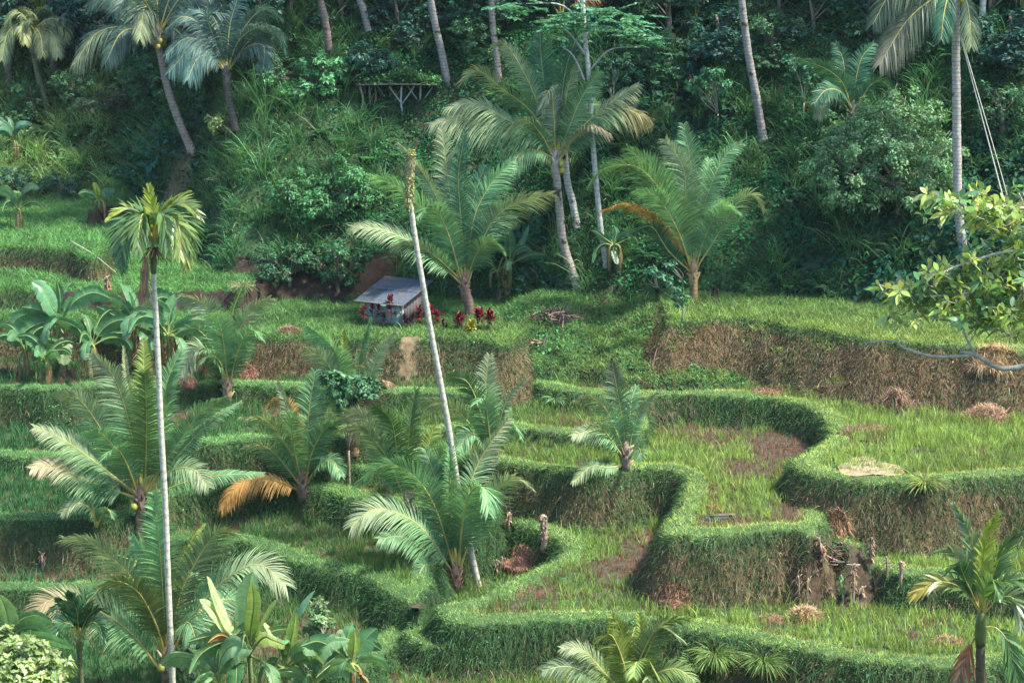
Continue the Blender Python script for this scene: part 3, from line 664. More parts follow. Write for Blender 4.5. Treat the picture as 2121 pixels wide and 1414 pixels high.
palm('coconut_palm', 'large coconut palm in the lower left whose tallest frond stands behind the thin pale trunk', 'coconut palm', (345, 1425), [
 ([(345,1350),(337,1230),(330,1130),(318,1018)], D_(dz=.8, Lm=1.15, col=(.09,.18,.055))),
 ([(338,1350),(285,1215),(225,1150),(180,1122),(131,1116)], PT|D_(dz=.9)),
 ([(352,1340),(375,1225),(430,1125),(465,1100),(498,1108)], D_(dz=.3, col=(.17,.23,.10))),
 ([(350,1340),(365,1190),(395,1120),(421,1084)], D_(dz=-.8, V=.9, Lm=.5, tip=PYG)),
 ([(356,1350),(410,1260),(480,1190),(540,1170),(592,1212)], PT|D_(dz=.9)),
 ([(340,1350),(322,1290),(285,1225),(235,1203),(188,1238)], D_(dz=1.7, col=(.15,.19,.06))),
 ([(334,1390),(265,1305),(188,1258),(114,1240),(60,1272)], D_(dz=1.5, tip=(.28,.24,.12))),
 ([(350,1350),(372,1300),(392,1290),(408,1330)], D_(dz=2.0)),
 ([(342,1350),(330,1250),(305,1160),(275,1110)], D_(dz=-1)),
 ([(350,1350),(360,1260),(385,1200),(410,1190)], D_(dz=-1)),
], trunk=[(345,1395),(345,1370)], nuts=2, auto=1, autoL=4, autoaz=(60, 100, 130), bcol=(.2,.15,.1))
palm('coconut_palm', 'yellow green coconut palm rising from the bottom edge in front of the long front bank', 'coconut palm', (1300, 1560), [
 ([(1300,1450),(1237,1405),(1177,1380),(1122,1388)], D_(dz=.8, col=(.13,.2,.09))),
 ([(1300,1450),(1245,1385),(1205,1345),(1164,1342)], D_(dz=.2, tip=PALE)),
 ([(1300,1440),(1292,1376),(1266,1315),(1236,1328)], D_(dz=.9, col=(.2,.26,.05))),
 ([(1300,1440),(1300,1370),(1288,1310),(1268,1272)], D_(dz=-.3, col=(.24,.30,.05))),
 ([(1306,1440),(1327,1360),(1365,1300),(1412,1324)], D_(dz=.4, tip=PALE)),
 ([(1304,1440),(1325,1370),(1328,1310),(1325,1270)], D_(dz=-.3, V=.8, col=(.22,.29,.05))),
 ([(1306,1440),(1340,1350),(1375,1290),(1425,1282)], D_(dz=.2)),
 ([(1304,1440),(1322,1400),(1318,1370),(1312,1400)], D_(dz=1.8, col=(.2,.27,.05))),
 ([(1306,1445),(1350,1400),(1400,1385),(1440,1410)], D_(dz=.6)),
], trunk=[(1302,1480),(1302,1450)], auto=2, autoL=2.4, autoaz=(80, 100), col=(.14,.22,.06), Y=51.5)
# behind the hut and on the hillside
palm('coconut_palm', 'short thick ringed coconut palm right behind the red plants beside the hut', 'coconut palm', (975, 655), [
 ([(958,590),(908,544),(861,507),(794,477),(728,470)], PT|D_(dz=.8)),
 ([(955,580),(901,530),(860,508),(816,508)], PT|D_(dz=1.4)),
 ([(962,585),(932,480),(895,390),(850,325),(824,297)], PT|D_(dz=.2, Lm=.7)),
 ([(955,585),(915,480),(875,433),(814,383),(766,366)], D_(dz=.3)),
 ([(960,580),(940,460),(926,360),(915,268)], D_(dz=-.5, col=PDK, Lm=1.3)),
 ([(964,580),(955,460),(950,360),(965,268)], D_(dz=-.2, col=PDK, V=.7, Lm=1.1)),
 ([(966,585),(979,463),(1010,392),(1058,335)], D_(dz=-.3, col=PDK)),
 ([(968,590),(1010,475),(1060,425),(1144,402)], D_(dz=.7, col=PDK)),
 ([(958,588),(925,475),(893,430),(864,452)], D_(dz=1.8)),
 ([(965,580),(967,480),(985,400),(1003,347)], D_(dz=-.9, col=PDK)),
 ([(966,580),(990,520),(1020,500),(1042,520)], D_(dz=1.6)),
], trunk=[(972,632),(964,602),(962,590)], auto=3, autoL=5, autoaz=(60, 80, 100, 120, 90), tr=(.24,.2), bcol=(.20,.13,.10), autoel=(50,80))
palm('coconut_palm', 'tall full crowned coconut palm with nuts on a curved trunk above the green mound', 'coconut palm', (1200, 589), [
 ([(1150,335),(1078,282),(1000,252),(948,248),(893,257)], PT|D_(dz=.9, droop=.6)),
 ([(1150,330),(1110,280),(1050,248),(985,215),(926,224)], PT|D_(dz=.5, droop=.5)),
 ([(1150,325),(1103,235),(1036,181),(992,148),(957,168)], PT|D_(dz=.4)),
 ([(1150,322),(1112,210),(1076,134),(1045,92),(1018,96)], PT|D_(dz=.1, Lm=.9)),
 ([(1150,320),(1132,210),(1122,130),(1118,60)], D_(dz=-.4, col=PDK, Lm=1.2)),
 ([(1152,320),(1142,220),(1136,140),(1132,58)], D_(dz=-.7, col=PDK, Lm=.9, V=.8)),
 ([(1154,320),(1162,215),(1174,135),(1196,75)], D_(dz=-.5, col=PDK)),
 ([(1156,322),(1168,230),(1184,155),(1206,100)], D_(dz=-.2, V=.9, Lm=.7)),
 ([(1156,324),(1180,260),(1206,200),(1240,148)], D_(dz=.1)),
 ([(1158,328),(1187,285),(1240,232),(1322,174)], D_(dz=.2, col=PDK, droop=.55)),
 ([(1160,330),(1204,272),(1270,224),(1346,246)], D_(dz=.5, tip=(.2,.18,.06), droop=.6)),
 ([(1158,332),(1185,292),(1222,262),(1262,276)], D_(dz=1.5, col=PALE, tip=(.4,.32,.25), droop=.7)),
 ([(1148,330),(1120,278),(1085,248),(1044,278)], PT|D_(dz=1.6, droop=.6)),
 ([(1150,322),(1146,230),(1140,186),(1122,222)], D_(dz=1.9, droop=.5, col=(.2,.26,.17))),
 ([(1150,330),(1105,310),(1075,320),(1060,350)], D_(dz=1.3, droop=.7)),
], trunk=[(1182,555),(1166,500),(1161,455),(1155,390),(1151,345),(1150,332)], nuts=6, auto=2, autoL=4.5, autoaz=(60, 80, 110, 270, 290), tr=(.22,.16), bcol=(.30,.27,.23), tmat='palmbark', autoel=(40,75))
palm('coconut_palm', 'spreading coconut palm with an orange drooping frond on the right of the green mound', 'coconut palm', (1438, 620), [
 ([(1434,555),(1400,450),(1350,350),(1300,308)], D_(dz=.2)),
 ([(1432,558),(1395,440),(1330,352),(1262,345),(1226,378)], D_(dz=.7)),
 ([(1430,560),(1390,500),(1345,446),(1295,424),(1246,436)], OR|D_(dz=1.3, Lm=.9, droop=.4)),
 ([(1434,555),(1422,440),(1415,350),(1378,290)], PT|D_(dz=-.2)),
 ([(1436,552),(1438,440),(1432,350),(1416,258)], D_(dz=-.6, Lm=1.3)),
 ([(1438,552),(1452,450),(1480,365),(1505,320),(1536,296)], D_(dz=-.1, Lm=1.0)),
 ([(1442,556),(1478,500),(1520,430),(1555,403),(1580,432)], PT|D_(dz=.6)),
 ([(1440,555),(1465,480),(1500,430),(1530,440)], D_(dz=1.2)),
 ([(1432,560),(1405,480),(1362,410),(1320,395)], D_(dz=1.6)),
 ([(1436,552),(1440,460),(1458,390),(1470,330)], D_(dz=-1.0)),
 ([(1432,565),(1385,520),(1350,470),(1310,480)], D_(dz=.9, col=PDK)),
], trunk=[(1437,590),(1436,562)], auto=2, autoL=4.6, autoaz=(60, 80, 110, 95), tr=(.2,.17), bcol=(.26,.18,.1), autoel=(50,80))
palm('coconut_palm', 'leafy coconut palm half hidden behind the rounded bush on the right hillside', 'coconut palm', (1768, 262), [
 ([(1766,235),(1745,172),(1705,140),(1656,124)], D_(dz=.5, col=PDK)),
 ([(1766,240),(1742,212),(1715,205),(1695,245)], PT|D_(dz=1.0)),
 ([(1767,235),(1772,170),(1785,120),(1810,90)], D_(dz=-.3, col=PDK)),
 ([(1766,235),(1752,170),(1745,120),(1730,90)], D_(dz=-.5, col=PDK)),
 ([(1768,238),(1800,180),(1830,170),(1850,200)], D_(dz=.5, col=PDK)),
], auto=3, autoL=3.5, col=PDK)
palm('coconut_palm', 'coconut palm at upper left with a curved bare trunk and orange nuts under its crown', 'coconut palm', (402, 313), [
 ([(326,70),(262,55),(200,70),(153,134)], D_(dz=.8, droop=.7)),
 ([(326,72),(290,60),(250,70),(218,132)], D_(dz=1.6, droop=.7)),
 ([(326,66),(280,20),(220,-10),(178,14)], D_(dz=.2, droop=.5)),
 ([(326,66),(310,20),(298,20),(290,80)], D_(dz=1.9, droop=.6)),
 ([(328,66),(325,0),(310,-60),(290,-110)], D_(dz=-.3)),
 ([(330,66),(350,0),(380,-50),(420,-80)], D_(dz=-.3)),
 ([(330,68),(370,20),(420,20),(455,60)], D_(dz=.5, droop=.6)),
 ([(330,70),(360,60),(385,90),(395,140)], D_(dz=1.3, droop=.7)),
 ([(326,66),(270,0),(200,-40),(150,-30)], D_(dz=-.3, droop=.6)),
 ([(330,66),(380,-10),(440,-10),(480,20)], D_(dz=-.3, droop=.6)),
], trunk=[(368,245),(346,178),(336,130),(329,95),(328,75)], nuts=7, auto=3, autoL=5, tr=(.2,.17), bcol=(.26,.22,.2), col=(.075,.14,.095), droop=.6, w=.06)
palm('coconut_palm', 'dense bluish coconut palm with a dark leaning trunk, right of the nut laden palm', 'coconut palm', (488, 262), [
 ([(468,150),(430,95),(385,80),(345,114)], D_(dz=.8, droop=.6)),
 ([(468,152),(435,120),(410,120),(388,166)], D_(dz=1.6, droop=.7)),
 ([(470,150),(510,100),(545,95),(546,138)], D_(dz=1.2, droop=.7)),
 ([(470,148),(520,80),(565,60),(590,102)], D_(dz=.6, droop=.6)),
 ([(470,146),(505,60),(545,20),(580,36)], D_(dz=0, droop=.5)),
 ([(468,146),(440,70),(430,30),(463,28)], D_(dz=.2, droop=.5)),
 ([(469,146),(475,60),(488,10),(500,-20)], D_(dz=-.4)),
 ([(468,148),(420,60),(380,35),(345,60)], D_(dz=.1, droop=.5)),
 ([(468,150),(430,100),(395,100),(350,150)], D_(dz=1.2, droop=.7)),
 ([(469,146),(455,80),(420,30),(390,20)], D_(dz=-.5)),
], trunk=[(478,225),(471,180),(469,155)], auto=4, autoL=4.5, tr=(.2,.17), bcol=(.10,.09,.08), col=(.07,.14,.11), droop=.6, w=.06, autoaz=None)
palm('coconut_palm', 'pale bushy palm at the far upper left on a leaning trunk wrapped in climbers', 'coconut palm', (105, 250), [
 ([(64,70),(40,50),(15,70),(4,124)], D_(dz=.8, droop=.6, tip=PALE)),
 ([(64,70),(90,60),(112,75),(120,116)], D_(dz=.9, droop=.6, tip=PALE)),
 ([(64,66),(100,40),(130,50),(137,86)], D_(dz=.4, droop=.6)),
 ([(64,66),(50,35),(30,25),(10,50)], D_(dz=.4, droop=.6)),
 ([(64,64),(60,30),(45,20),(28,35)], D_(dz=.2, droop=.5, tip=PALE)),
 ([(64,64),(75,30),(92,18),(112,30)], D_(dz=0, droop=.5)),
 ([(64,70),(60,50),(50,60),(52,90)], D_(dz=1.6, droop=.6, col=(.3,.34,.14))),
 ([(64,70),(75,60),(85,80),(88,115)], D_(dz=1.4, droop=.7)),
], trunk=[(93,205),(80,160),(70,110),(65,80)], auto=3, autoL=2.2, tr=(.2,.16), bcol=(.12,.14,.08), col=(.15,.2,.09), droop=.6, w=.06, autoaz=None)
palm('coconut_palm', 'coconut palm at the top edge with long hanging fronds behind the tall slender grey tree', 'coconut palm', (1165, 165), [
 ([(1160,40),(1086,38),(1019,62),(972,122)], D_(dz=.8, droop=.8, tip=(.2,.14,.12))),
 ([(1166,44),(1237,60),(1305,80),(1352,112)], D_(dz=.8, droop=.9, tip=(.2,.14,.12))),
 ([(1166,36),(1240,-20),(1300,0),(1322,46)], OR|D_(dz=.3, col=(.3,.15,.07))),
 ([(1162,36),(1120,-20),(1060,-20),(1010,40)], D_(dz=.2, droop=.7)),
 ([(1164,36),(1180,-60),(1230,-90),(1280,-60)], D_(dz=-.2)),
 ([(1162,36),(1150,-60),(1110,-100),(1060,-80)], D_(dz=-.2)),
 ([(1164,40),(1190,30),(1210,60),(1215,120)], D_(dz=1.5, droop=.7)),
], trunk=[(1164,120),(1163,80),(1163,50)], nuts=6, auto=2, autoL=4.5, Y=92, tr=(.2,.17), bcol=(.14,.1,.08), col=(.06,.12,.08), droop=.7, w=.06)
palm('coconut_palm', 'tall straight pale coconut palm at the right with a rope tied to it', 'coconut palm', (1999, 530), [
 ([(1976,-12),(1930,0),(1875,48),(1822,134)], D_(dz=1.0, droop=.6, tip=(.26,.25,.16), Lm=1.2)),
 ([(1976,-18),(1910,-40),(1850,-20),(1808,50)], D_(dz=.8, droop=.6)),
 ([(1984,-12),(2000,0),(2008,40),(2012,96)], D_(dz=.8, droop=.7)),
 ([(1980,-18),(2040,-60),(2100,-50),(2160,10)], D_(dz=.5, droop=.6)),
 ([(1978,-18),(1930,-90),(1860,-130),(1790,-110)], D_(dz=0)),
 ([(1980,-20),(1985,-110),(1990,-180),(2000,-240)], D_(dz=-.3)),
 ([(1982,-20),(2040,-110),(2100,-150),(2160,-140)], D_(dz=0)),
 ([(1980,-16),(1965,-10),(1955,30),(1950,80)], D_(dz=1.5, droop=.7, col=PDK)),
], trunk=[(1990,480),(1984,413),(1982,300),(1981,201),(1980,100),(1980,30),(1980,-15)], nuts=3, auto=2, autoL=4.5, tr=(.2,.165), bcol=(.36,.33,.30), col=(.09,.14,.08), droop=.6, w=.06)

# ------------------------------------------------------------------ areca palms: stiff broad leaflets on a thin smooth stem
def areca(label, base_px, Y, trunk, shaft, fr, tr, col, bcol, mat='lichen', extra=None, group=None):
    rng = np.random.default_rng(int(base_px[0])); b = at(base_px[0], base_px[1], Y); b = ground(b[0], b[1])
    root = thing('areca_palm', label, 'areca palm', b, group)
    pts = [b-UP*.3]+[at(p[0], p[1], Y) for p in trunk]; n = 60
    trunk_mesh(root, pts, *tr, col=bcol, mat=mat, n=n, base=1.5, rings=.06, sides=9)
    mb = MB(); c = pts[-1]; top = at(shaft[0], shaft[1], Y)
    tube(mb, spline([c-UP*.1, (c+top)/2, top], 8), [tr[1]*1.05, tr[1]*1.25, tr[1]*1.35, tr[1]*1.3, tr[1]*1.2, tr[1], tr[1]*.7, tr[1]*.3], 9, (.13, .17, .05)); mb.build('crown_shaft', M['gloss'], root, smooth=True)
    for f in fr:
        o = dict(f[1]) if len(f) > 1 else {}; dz = o.pop('dz', rng.uniform(-.4, .8))
        kw = dict(col=np.array(col)*rng.uniform(.8, 1.25), droop=.18, V=.3, Lm=.62, nl=24, w=.085, r0=.025, start=.22, fwd=(.85, .3), mat=M['gloss']); kw.update(o)
        frond(root, px_line(f[0], Y, dz), rng=rng, **kw)
    return root
AG = (.10, .19, .055); AY = (.30, .36, .05)
a1 = areca('slender areca palm at left with a very tall thin whitish trunk and hanging brown leaf', (359, 1450), 52.5,
 [(356,1380),(349,1230),(342,1040),(334,900),(328,760),(322,640),(319,600),(318,560)], (317,500), [
 ([(317,505),(285,440),(250,435),(224,452)], D_(dz=.4, col=AY, Lm=.5)),
 ([(317,500),(285,450),(262,470),(250,545)], D_(dz=.7, Lm=.8, col=(.10,.2,.07))),
 ([(317,500),(295,440),(275,470),(262,500)], D_(dz=1.0, Lm=.8)),
 ([(317,498),(318,450),(312,420),(308,385)], D_(dz=0, Lm=.55, col=AY)),
 ([(317,498),(338,440),(362,415),(392,397)], D_(dz=0, Lm=.4, col=AY)),
 ([(318,500),(350,430),(385,425),(412,452)], D_(dz=.4, Lm=.75, col=(.2,.27,.07))),
 ([(318,500),(355,440),(388,460),(398,520)], D_(dz=.8, Lm=.85)),
 ([(318,500),(345,450),(370,470),(375,530)], D_(dz=1.2, Lm=.85, col=(.22,.3,.08))),
 ([(317,500),(325,445),(340,450),(348,520)], D_(dz=1.5, Lm=.8)),
 ([(317,500),(300,445),(290,460),(285,520)], D_(dz=1.4, Lm=.8)),
 ([(317,500),(275,440),(245,480),(255,560)], D_(dz=.5, Lm=.7, col=(.07,.15,.06))),
 ([(318,500),(360,460),(385,500),(385,560)], D_(dz=.6, Lm=.6, col=(.25,.3,.06))),
], (.105, .075), AG, (.46, .45, .38))
mb = MB(); Ya = 52.2
for i in range(46):
    p = spline([at(303+R.normal(0, 2), 532, Ya), at(300+R.normal(0, 5), 575, Ya-.1), at(298+R.normal(0, 9), 610+R.uniform(0, 34), Ya-.2)], 4); tube(mb, p, [.02, .02, .014, .006], 3, jit((.40, .26, .17), 1, .25)[0], cap=False)
o = mb.build('dead_leaf', M['dry'], a1); o['label'] = 'brown dead leaf hanging against the trunk'
mb = MB()
for i in range(60):
    p0 = at(318+R.normal(0, 5), 512, Ya+.1); e = at(318+R.normal(0, 17), 530+R.uniform(-6, 16), Ya+R.normal(0, .3)); tube(mb, [p0, (p0+e)/2+UP*.05, e], [.02, .014, .01], 3, jit((.10, .085, .04), 1, .4)[0], cap=False)
mb.build('flower_stalks', M['bark'], a1)
a2 = areca('glossy areca palm at lower right with fan fronds and one hanging red brown frond', (2033, 1560), 47.5,
 [(2031,1480),(2031,1414),(2031,1330)], (2033,1262), [
 ([(2033,1265),(2024,1190),(2010,1110),(1978,1046)], D_(dz=-.2, Lm=.65, col=(.17,.26,.11))),
 ([(2034,1262),(2034,1190),(2044,1110),(2066,1062)], D_(dz=.3, Lm=.75, col=AY, V=.5)),
 ([(2036,1265),(2060,1180),(2088,1120),(2125,1088)], D_(dz=0, Lm=.8, V=.6)),
 ([(2030,1265),(2010,1190),(1975,1145),(1935,1142)], D_(dz=.4, Lm=.7, col=(.2,.27,.15))),
 ([(2030,1268),(1992,1218),(1940,1205),(1886,1236)], D_(dz=.6, Lm=.75, tip=(.34,.30,.06))),
 ([(2030,1265),(2000,1200),(1985,1170),(1960,1185)], D_(dz=1.1, Lm=.7, col=(.05,.12,.04))),
 ([(2038,1266),(2065,1215),(2095,1200),(2130,1212)], D_(dz=.9, Lm=.7)),
 ([(2038,1270),(2070,1240),(2100,1240),(2120,1300)], D_(dz=.7, Lm=.7, tip=PALE)),
 ([(2036,1270),(2040,1220),(2055,1200),(2070,1235)], D_(dz=1.5, Lm=.7)),
 ([(2036,1298),(2066,1302),(2092,1340),(2108,1412)], D_(dz=.5, Lm=.75, col=(.09,.19,.06))),
 ([(2027,1312),(2014,1330),(1998,1370),(1978,1425)], DD|D_(dz=.4, Lm=.6, col=(.30,.13,.07), droop=.5)),
], (.17, .13), AG, (.12, .10, .07), mat='bark')
areca('small dark areca palm at the lower left below the big left palms', (170, 1418), 52.0, [(167,1390),(164,1340)], (163,1320), [
 ([(163,1322),(150,1280),(130,1258),(112,1262)], D_(dz=.4)), ([(163,1322),(150,1270),(140,1250),(120,1240)], D_(dz=-.1)),
 ([(163,1320),(170,1270),(178,1240),(185,1222)], D_(dz=-.3)), ([(163,1320),(180,1280),(200,1262),(222,1268)], D_(dz=.3)),
 ([(163,1322),(185,1290),(205,1295),(212,1322)], D_(dz=.8)), ([(163,1322),(150,1295),(128,1290),(110,1310)], D_(dz=.8)),
 ([(163,1320),(160,1270),(150,1240),(142,1225)], D_(dz=.6)),
], (.09, .08), (.045, .12, .045), (.09, .11, .05), mat='bark')
# ------------------------------------------------------------------ the leaning dead palm and bare trunks on the hill
def tall_trunk(name, label, cat, base_px, pts, tr, bcol, Y=None, mat='palmbark', group=None, crown=None, wrap=None):
    if Y: b = at(base_px[0], base_px[1], Y); b = ground(b[0], b[1])
    else: b = hit(*base_px)
    root = thing(name, label, cat, b, group); Y = b[1]
    P_ = [b-UP*.3]+[at(p[0], p[1], Y-(p[2] if len(p) > 2 else 0)) for p in pts]
    trunk_mesh(root, P_, *tr, col=bcol, mat=mat, n=max(30, 12*len(P_)))
    if crown:
        rng = np.random.default_rng(int(base_px[0])); auto_fronds(root, P_[-1], crown, 4.6, el=(15, 75), rng=rng, col=PDK, droop=.6, w=.06)
    if wrap:
        S = spline(P_, 200)[:int(200*wrap)]; n = 1400; k = R.integers(0, len(S), n); a = R.uniform(0, 6.28, n)
        o = np.stack([np.cos(a), np.sin(a), 0*a], -1); rr = .2+R.uniform(0, .35, n)*R.random(n)
        m = MB(); leaves(m, S[k]+o*rr[:, None], norm(o-UP*.6+rand_dirs(n)*.5), norm(o+UP*.5), .2, .13, jit((.05, .13, .05), n, .35)); m.build('climbing_vine', M['cover'], root)
    return root
lean = tall_trunk('dead_palm', 'leaning headless palm trunk with a mossy swollen top crossing in front of the hut', 'dead palm', (994, 1212), [(975,1140),(958,1060),(944,980),(930,890),(914,800),(895,700),(878,600),(862,505),(850,420),(847,380)], (.125, .085), (.40, .39, .33), mat='lichen')
Yl = ploc(lean)[1]; mb = MB(); S = spline([at(848,430,Yl), at(847,400,Yl), at(848,365,Yl), at(849,340,Yl), at(850,325,Yl), at(851,318,Yl)], 16)
tube(mb, S, np.interp(np.linspace(0, 1, 16), [0, .25, .6, .85, 1], [.09, .12, .19, .11, .02]), 10, (.28, .27, .15), wob=.12)
n = 900; k = R.integers(0, 16, n); o = rand_dirs(n); leaves(mb, S[k]+o*.13, norm(o-UP*.7), o, .10, .06, jit((.27, .27, .11), n, .4)); mb.build('mossy_top', M['dry'], lean)
TC = (.24, .23, .22)
tall_trunk('palm_trunk', 'bare ringed palm trunk leaning left above the orange fronded palm, its crown out of sight', 'palm tree', (1582, 283), [(1568,210),(1553,130),(1543,60),(1536,0),(1530,-60),(1524,-140)], (.2, .15), TC, crown=9)
tall_trunk('palm_trunk', 'pale leaning trunk left of the hillside centre, ending at the vine covered platform', 'palm tree', (928, 168), [(915,110),(902,55),(892,0),(882,-70),(875,-140)], (.2, .15), TC, crown=8)
tall_trunk('palm_trunk', 'leaning palm trunk with climbers at its foot, above the left end of the platform', 'palm tree', (772, 105), [(765,75),(752,20),(745,0),(735,-60),(728,-130)], (.2, .15), (.26, .25, .24), crown=8, wrap=.25)
tall_trunk('palm_trunk', 'brown rough palm trunk at the top, left of the trunk with climbers', 'palm tree', (686, 138), [(681,95),(672,35),(664,0),(650,-80)], (.2, .16), (.20, .15, .14), crown=8)
tall_trunk('palm_trunk', 'thin grey blotchy palm trunk at the top, just left of the big crowned palm', 'palm tree', (1034, 165), [(1028,110),(1021,60),(1018,0),(1014,-70)], (.17, .14), (.24, .22, .2), crown=7)
tall_trunk('palm_trunk', 'white sided trunk standing right behind the curved tall palm', 'palm tree', (1196, 463), [(1186,420),(1176,380),(1171,330),(1166,260),(1158,200)], (.18, .13), (.42, .42, .40), mat='palmbark')
# slender grey tree with an umbrella of feathery leaves
st = tall_trunk('albizia_tree', 'tall slender grey tree with a flat feathery umbrella of leaves at the top centre', 'tree', (1256, 545), [(1244,470),(1236,390),(1229,310),(1224,230),(1219,150),(1212,80),(1208,20),(1207,-10)], (.13, .10), (.40, .42, .40), mat='lichen')
Ys = ploc(st)[1]; mb = MB(); brs = [((1219,150),(1262,104),(1320,98)), ((1216,120),(1180,70),(1140,40)), ((1212,80),(1250,40),(1300,55)), ((1210,50),(1160,10),(1090,8)), ((1208,20),(1180,-20),(1140,-30)), ((1222,200),(1190,120),(1160,95))]
for b_ in brs: tube(mb, spline([at(p[0], p[1], Ys-R.uniform(-.5, 1)*(i > 0)) for i, p in enumerate(b_)], 10), np.linspace(.06, .02, 10), 5, (.3, .31, .3))
mb.build('limbs', M['bark'], st); mb = MB()
for (x, y, rx) in [(1050,22,30),(1090,18,35),(1137,44,30),(1165,36,30),(1224,28,34),(1190,40,25),(1260,38,36),(1288,52,34),(1320,68,34),(1338,80,30),(1352,98,26),(1240,14,40),(1110,-8,40),(1300,30,30),(1180,60,20)]:
    for f in range(9):                         # feathery compound leaves
        c = at(x+R.normal(0, rx*.7), y+R.normal(0, 8), Ys+R.normal(-.2, .9)); a = R.uniform(0, 6.28); d_ = np.array([math.cos(a), math.sin(a), R.normal(-.1, .15)]); L = R.uniform(.6, 1.0)
        sp_ = np.linspace(.1, 1, 9); p = c+d_*sp_[:, None]*L; s_ = norm(np.cross(d_, UP))
        for sg in (-1, 1):
            dd = norm(np.tile(s_*sg+d_*.4-UP*.15, (9, 1))+R.normal(0, .12, (9, 3))); leaves(mb, p, dd, np.tile(UP, (9, 1))+R.normal(0, .2, (9, 3)), .30, .12, jit((.07, .21, .10), 9, .25))
mb.build('crown', M['leaf'], st)

# ------------------------------------------------------------------ broadleaf trees and bushes
def bush_mesh(root, clumps, nleaf, L, col, rng, mat='leaf', up=.5, thin=.55, name='crown', edge=.55):
    mb = MB()
    tot = sum(c[1]**2 for c in clumps)
    for (c, r, *sq) in clumps:
        n = int(nleaf*r*r/tot); sq = np.array(sq[0] if sq else (1, 1, .8)); o = rand_dirs(n, rng)
        nb = max(6, int(26*r)); tw = rand_dirs(nb, rng)*rng.uniform(edge, 1.12, (nb, 1)); k = rng.integers(0, nb, n)   # twig tips: leaves gather round them
        p = c+(tw[k]*r+o*(r*.30)*rng.random((n, 1))**.5)*sq
        nr = norm(o*.5+tw[k]*.5+UP*up+rng.normal(0, .3, (n, 3))); d_ = norm(np.cross(nr, rand_dirs(n, rng))+tw[k]*.4-UP*.3)
        tone = np.exp(rng.normal(0, .22, (nb, 1)))[k]; LL = L*np.exp(rng.normal(0, .25, n))
        leaves(mb, p, d_, nr, LL, LL*rng.uniform(.4, .6, n), np.array(col)*tone*np.exp(rng.normal(0, .2, (n, 1)))*(1+rng.normal(0, .06, (n, 3))))
    return mb.build(name, M[mat], root)
def bush(name, label, cat, base_px, blobs, nleaf, L, col, Y=None, stem=True, mat='leaf', group=None, depth=.8, bcol=(.16, .14, .11), limb_r=.07, rng=None, yoff=0):
    # blobs: (px, py, radius_px, depth offset towards camera in metres)
    rng = rng or np.random.default_rng(int(base_px[0]*3+base_px[1]))
    if Y: b = at(base_px[0], base_px[1], Y); b = ground(b[0], b[1])
    else: b = hit(*base_px)
    b = b+np.array([0, yoff, 0]); root = thing(name, label, cat, b, group); cl = []
    for bl in blobs:
        yy_ = b[1]-(bl[3] if len(bl) > 3 else rng.uniform(-.8, .8)); c = at(bl[0], bl[1], yy_); cl.append((c, bl[2]*np.linalg.norm(c)/F))
    if stem:
        mb = MB(); fork = b+UP*max(.3, (cl[0][0][2]-b[2])*.35)
        tube(mb, spline([b-UP*.3, b+UP*.1, fork], 6), [limb_r*1.6, limb_r*1.3, limb_r*1.15, limb_r, limb_r, limb_r], 7, bcol)
        for c, r in cl[:14]:
            e = c+rand_dirs(1, rng)[0]*r*.3; mid = (fork+e)/2+rng.normal(0, .15, 3)+UP*.1
            tube(mb, spline([fork, mid, e], 8), np.linspace(limb_r*.8, limb_r*.15, 8), 5, bcol)
            for q_ in range(4):
                e2 = c+rand_dirs(1, rng)[0]*r*.95; tube(mb, spline([mid, (mid+e2)/2+rng.normal(0, .1, 3), e2], 6), np.linspace(limb_r*.35, limb_r*.08, 6), 4, bcol)
        mb.build('limbs', M['bark'], root)
    bush_mesh(root, cl, nleaf, L, col, rng, mat)
    return root
def blob(cx, cy, rx, ry, n, r, rng):
    return [(cx+rx*(a := rng.uniform(-1, 1)), cy+ry*math.sqrt(max(0, 1-a*a))*rng.uniform(-1, .9), r*rng.uniform(.75, 1.2), rng.uniform(-.9, 1.0)) for _ in range(n)]
g = np.random.default_rng(5)
bush('bush_tree', 'broad rounded light green tree with twisted pale limbs on the right hillside', 'tree', (1860, 440), [(1770,300,55,.5),(1830,260,55,0),(1900,270,55,0),(1700,320,45,.3),(1750,370,55,1),(1840,350,60,1.2),(1920,350,55,.8),(1965,310,40,.2),(1800,240,40,-.4),(1860,215,45,-.6),(1740,270,40,0),(1890,400,40,1),(1790,410,35,1.2),(1950,390,35,.5),(1690,360,30,.5),(1930,240,35,-.5),(1720,420,22,1),(1840,290,50,1.2)], 17000, .15, (.13, .26, .10), limb_r=.12, bcol=(.26, .24, .2))
bush('shrub', 'bright green leafy shrub capping the steep grassy shoulder at upper left of centre', 'shrub', (650, 185), blob(640, 150, 90, 40, 16, 30, g), 7000, .17, (.075, .24, .085))
bush('shrub', 'dense dark green shrub on the shoulder above the hut, behind the headless trunk', 'shrub', (690, 470), blob(670, 400, 85, 70, 24, 34, g), 11000, .15, (.055, .19, .06))
bush('shrub', 'low green shrub hanging over the dark soil cut left of the hut', 'shrub', (600, 590), blob(600, 540, 48, 38, 10, 26, g), 4500, .13, (.045, .14, .055))
bush('shrub', 'leafy shrub overhanging the soil cut directly above the hut roof', 'shrub', (700, 600), blob(700, 545, 60, 35, 12, 26, g), 4500, .16, (.035, .12, .045))
bush('shrub', 'dark shrub under the leftmost trunk of the platform', 'shrub', (755, 190), blob(750, 130, 50, 40, 10, 28, g), 5000, .17, (.03, .12, .07))
bush('shrub', 'yellowish flowering shrub in front of the dark trees at upper left', 'shrub', (188, 250), blob(188, 222, 26, 16, 6, 16, g), 2200, .14, (.20, .27, .12))
bush('shrub', 'round dark shrub at the far left edge above the banana plants', 'shrub', (25, 420), blob(22, 378, 34, 22, 8, 20, g), 3200, .13, (.07, .17, .08))
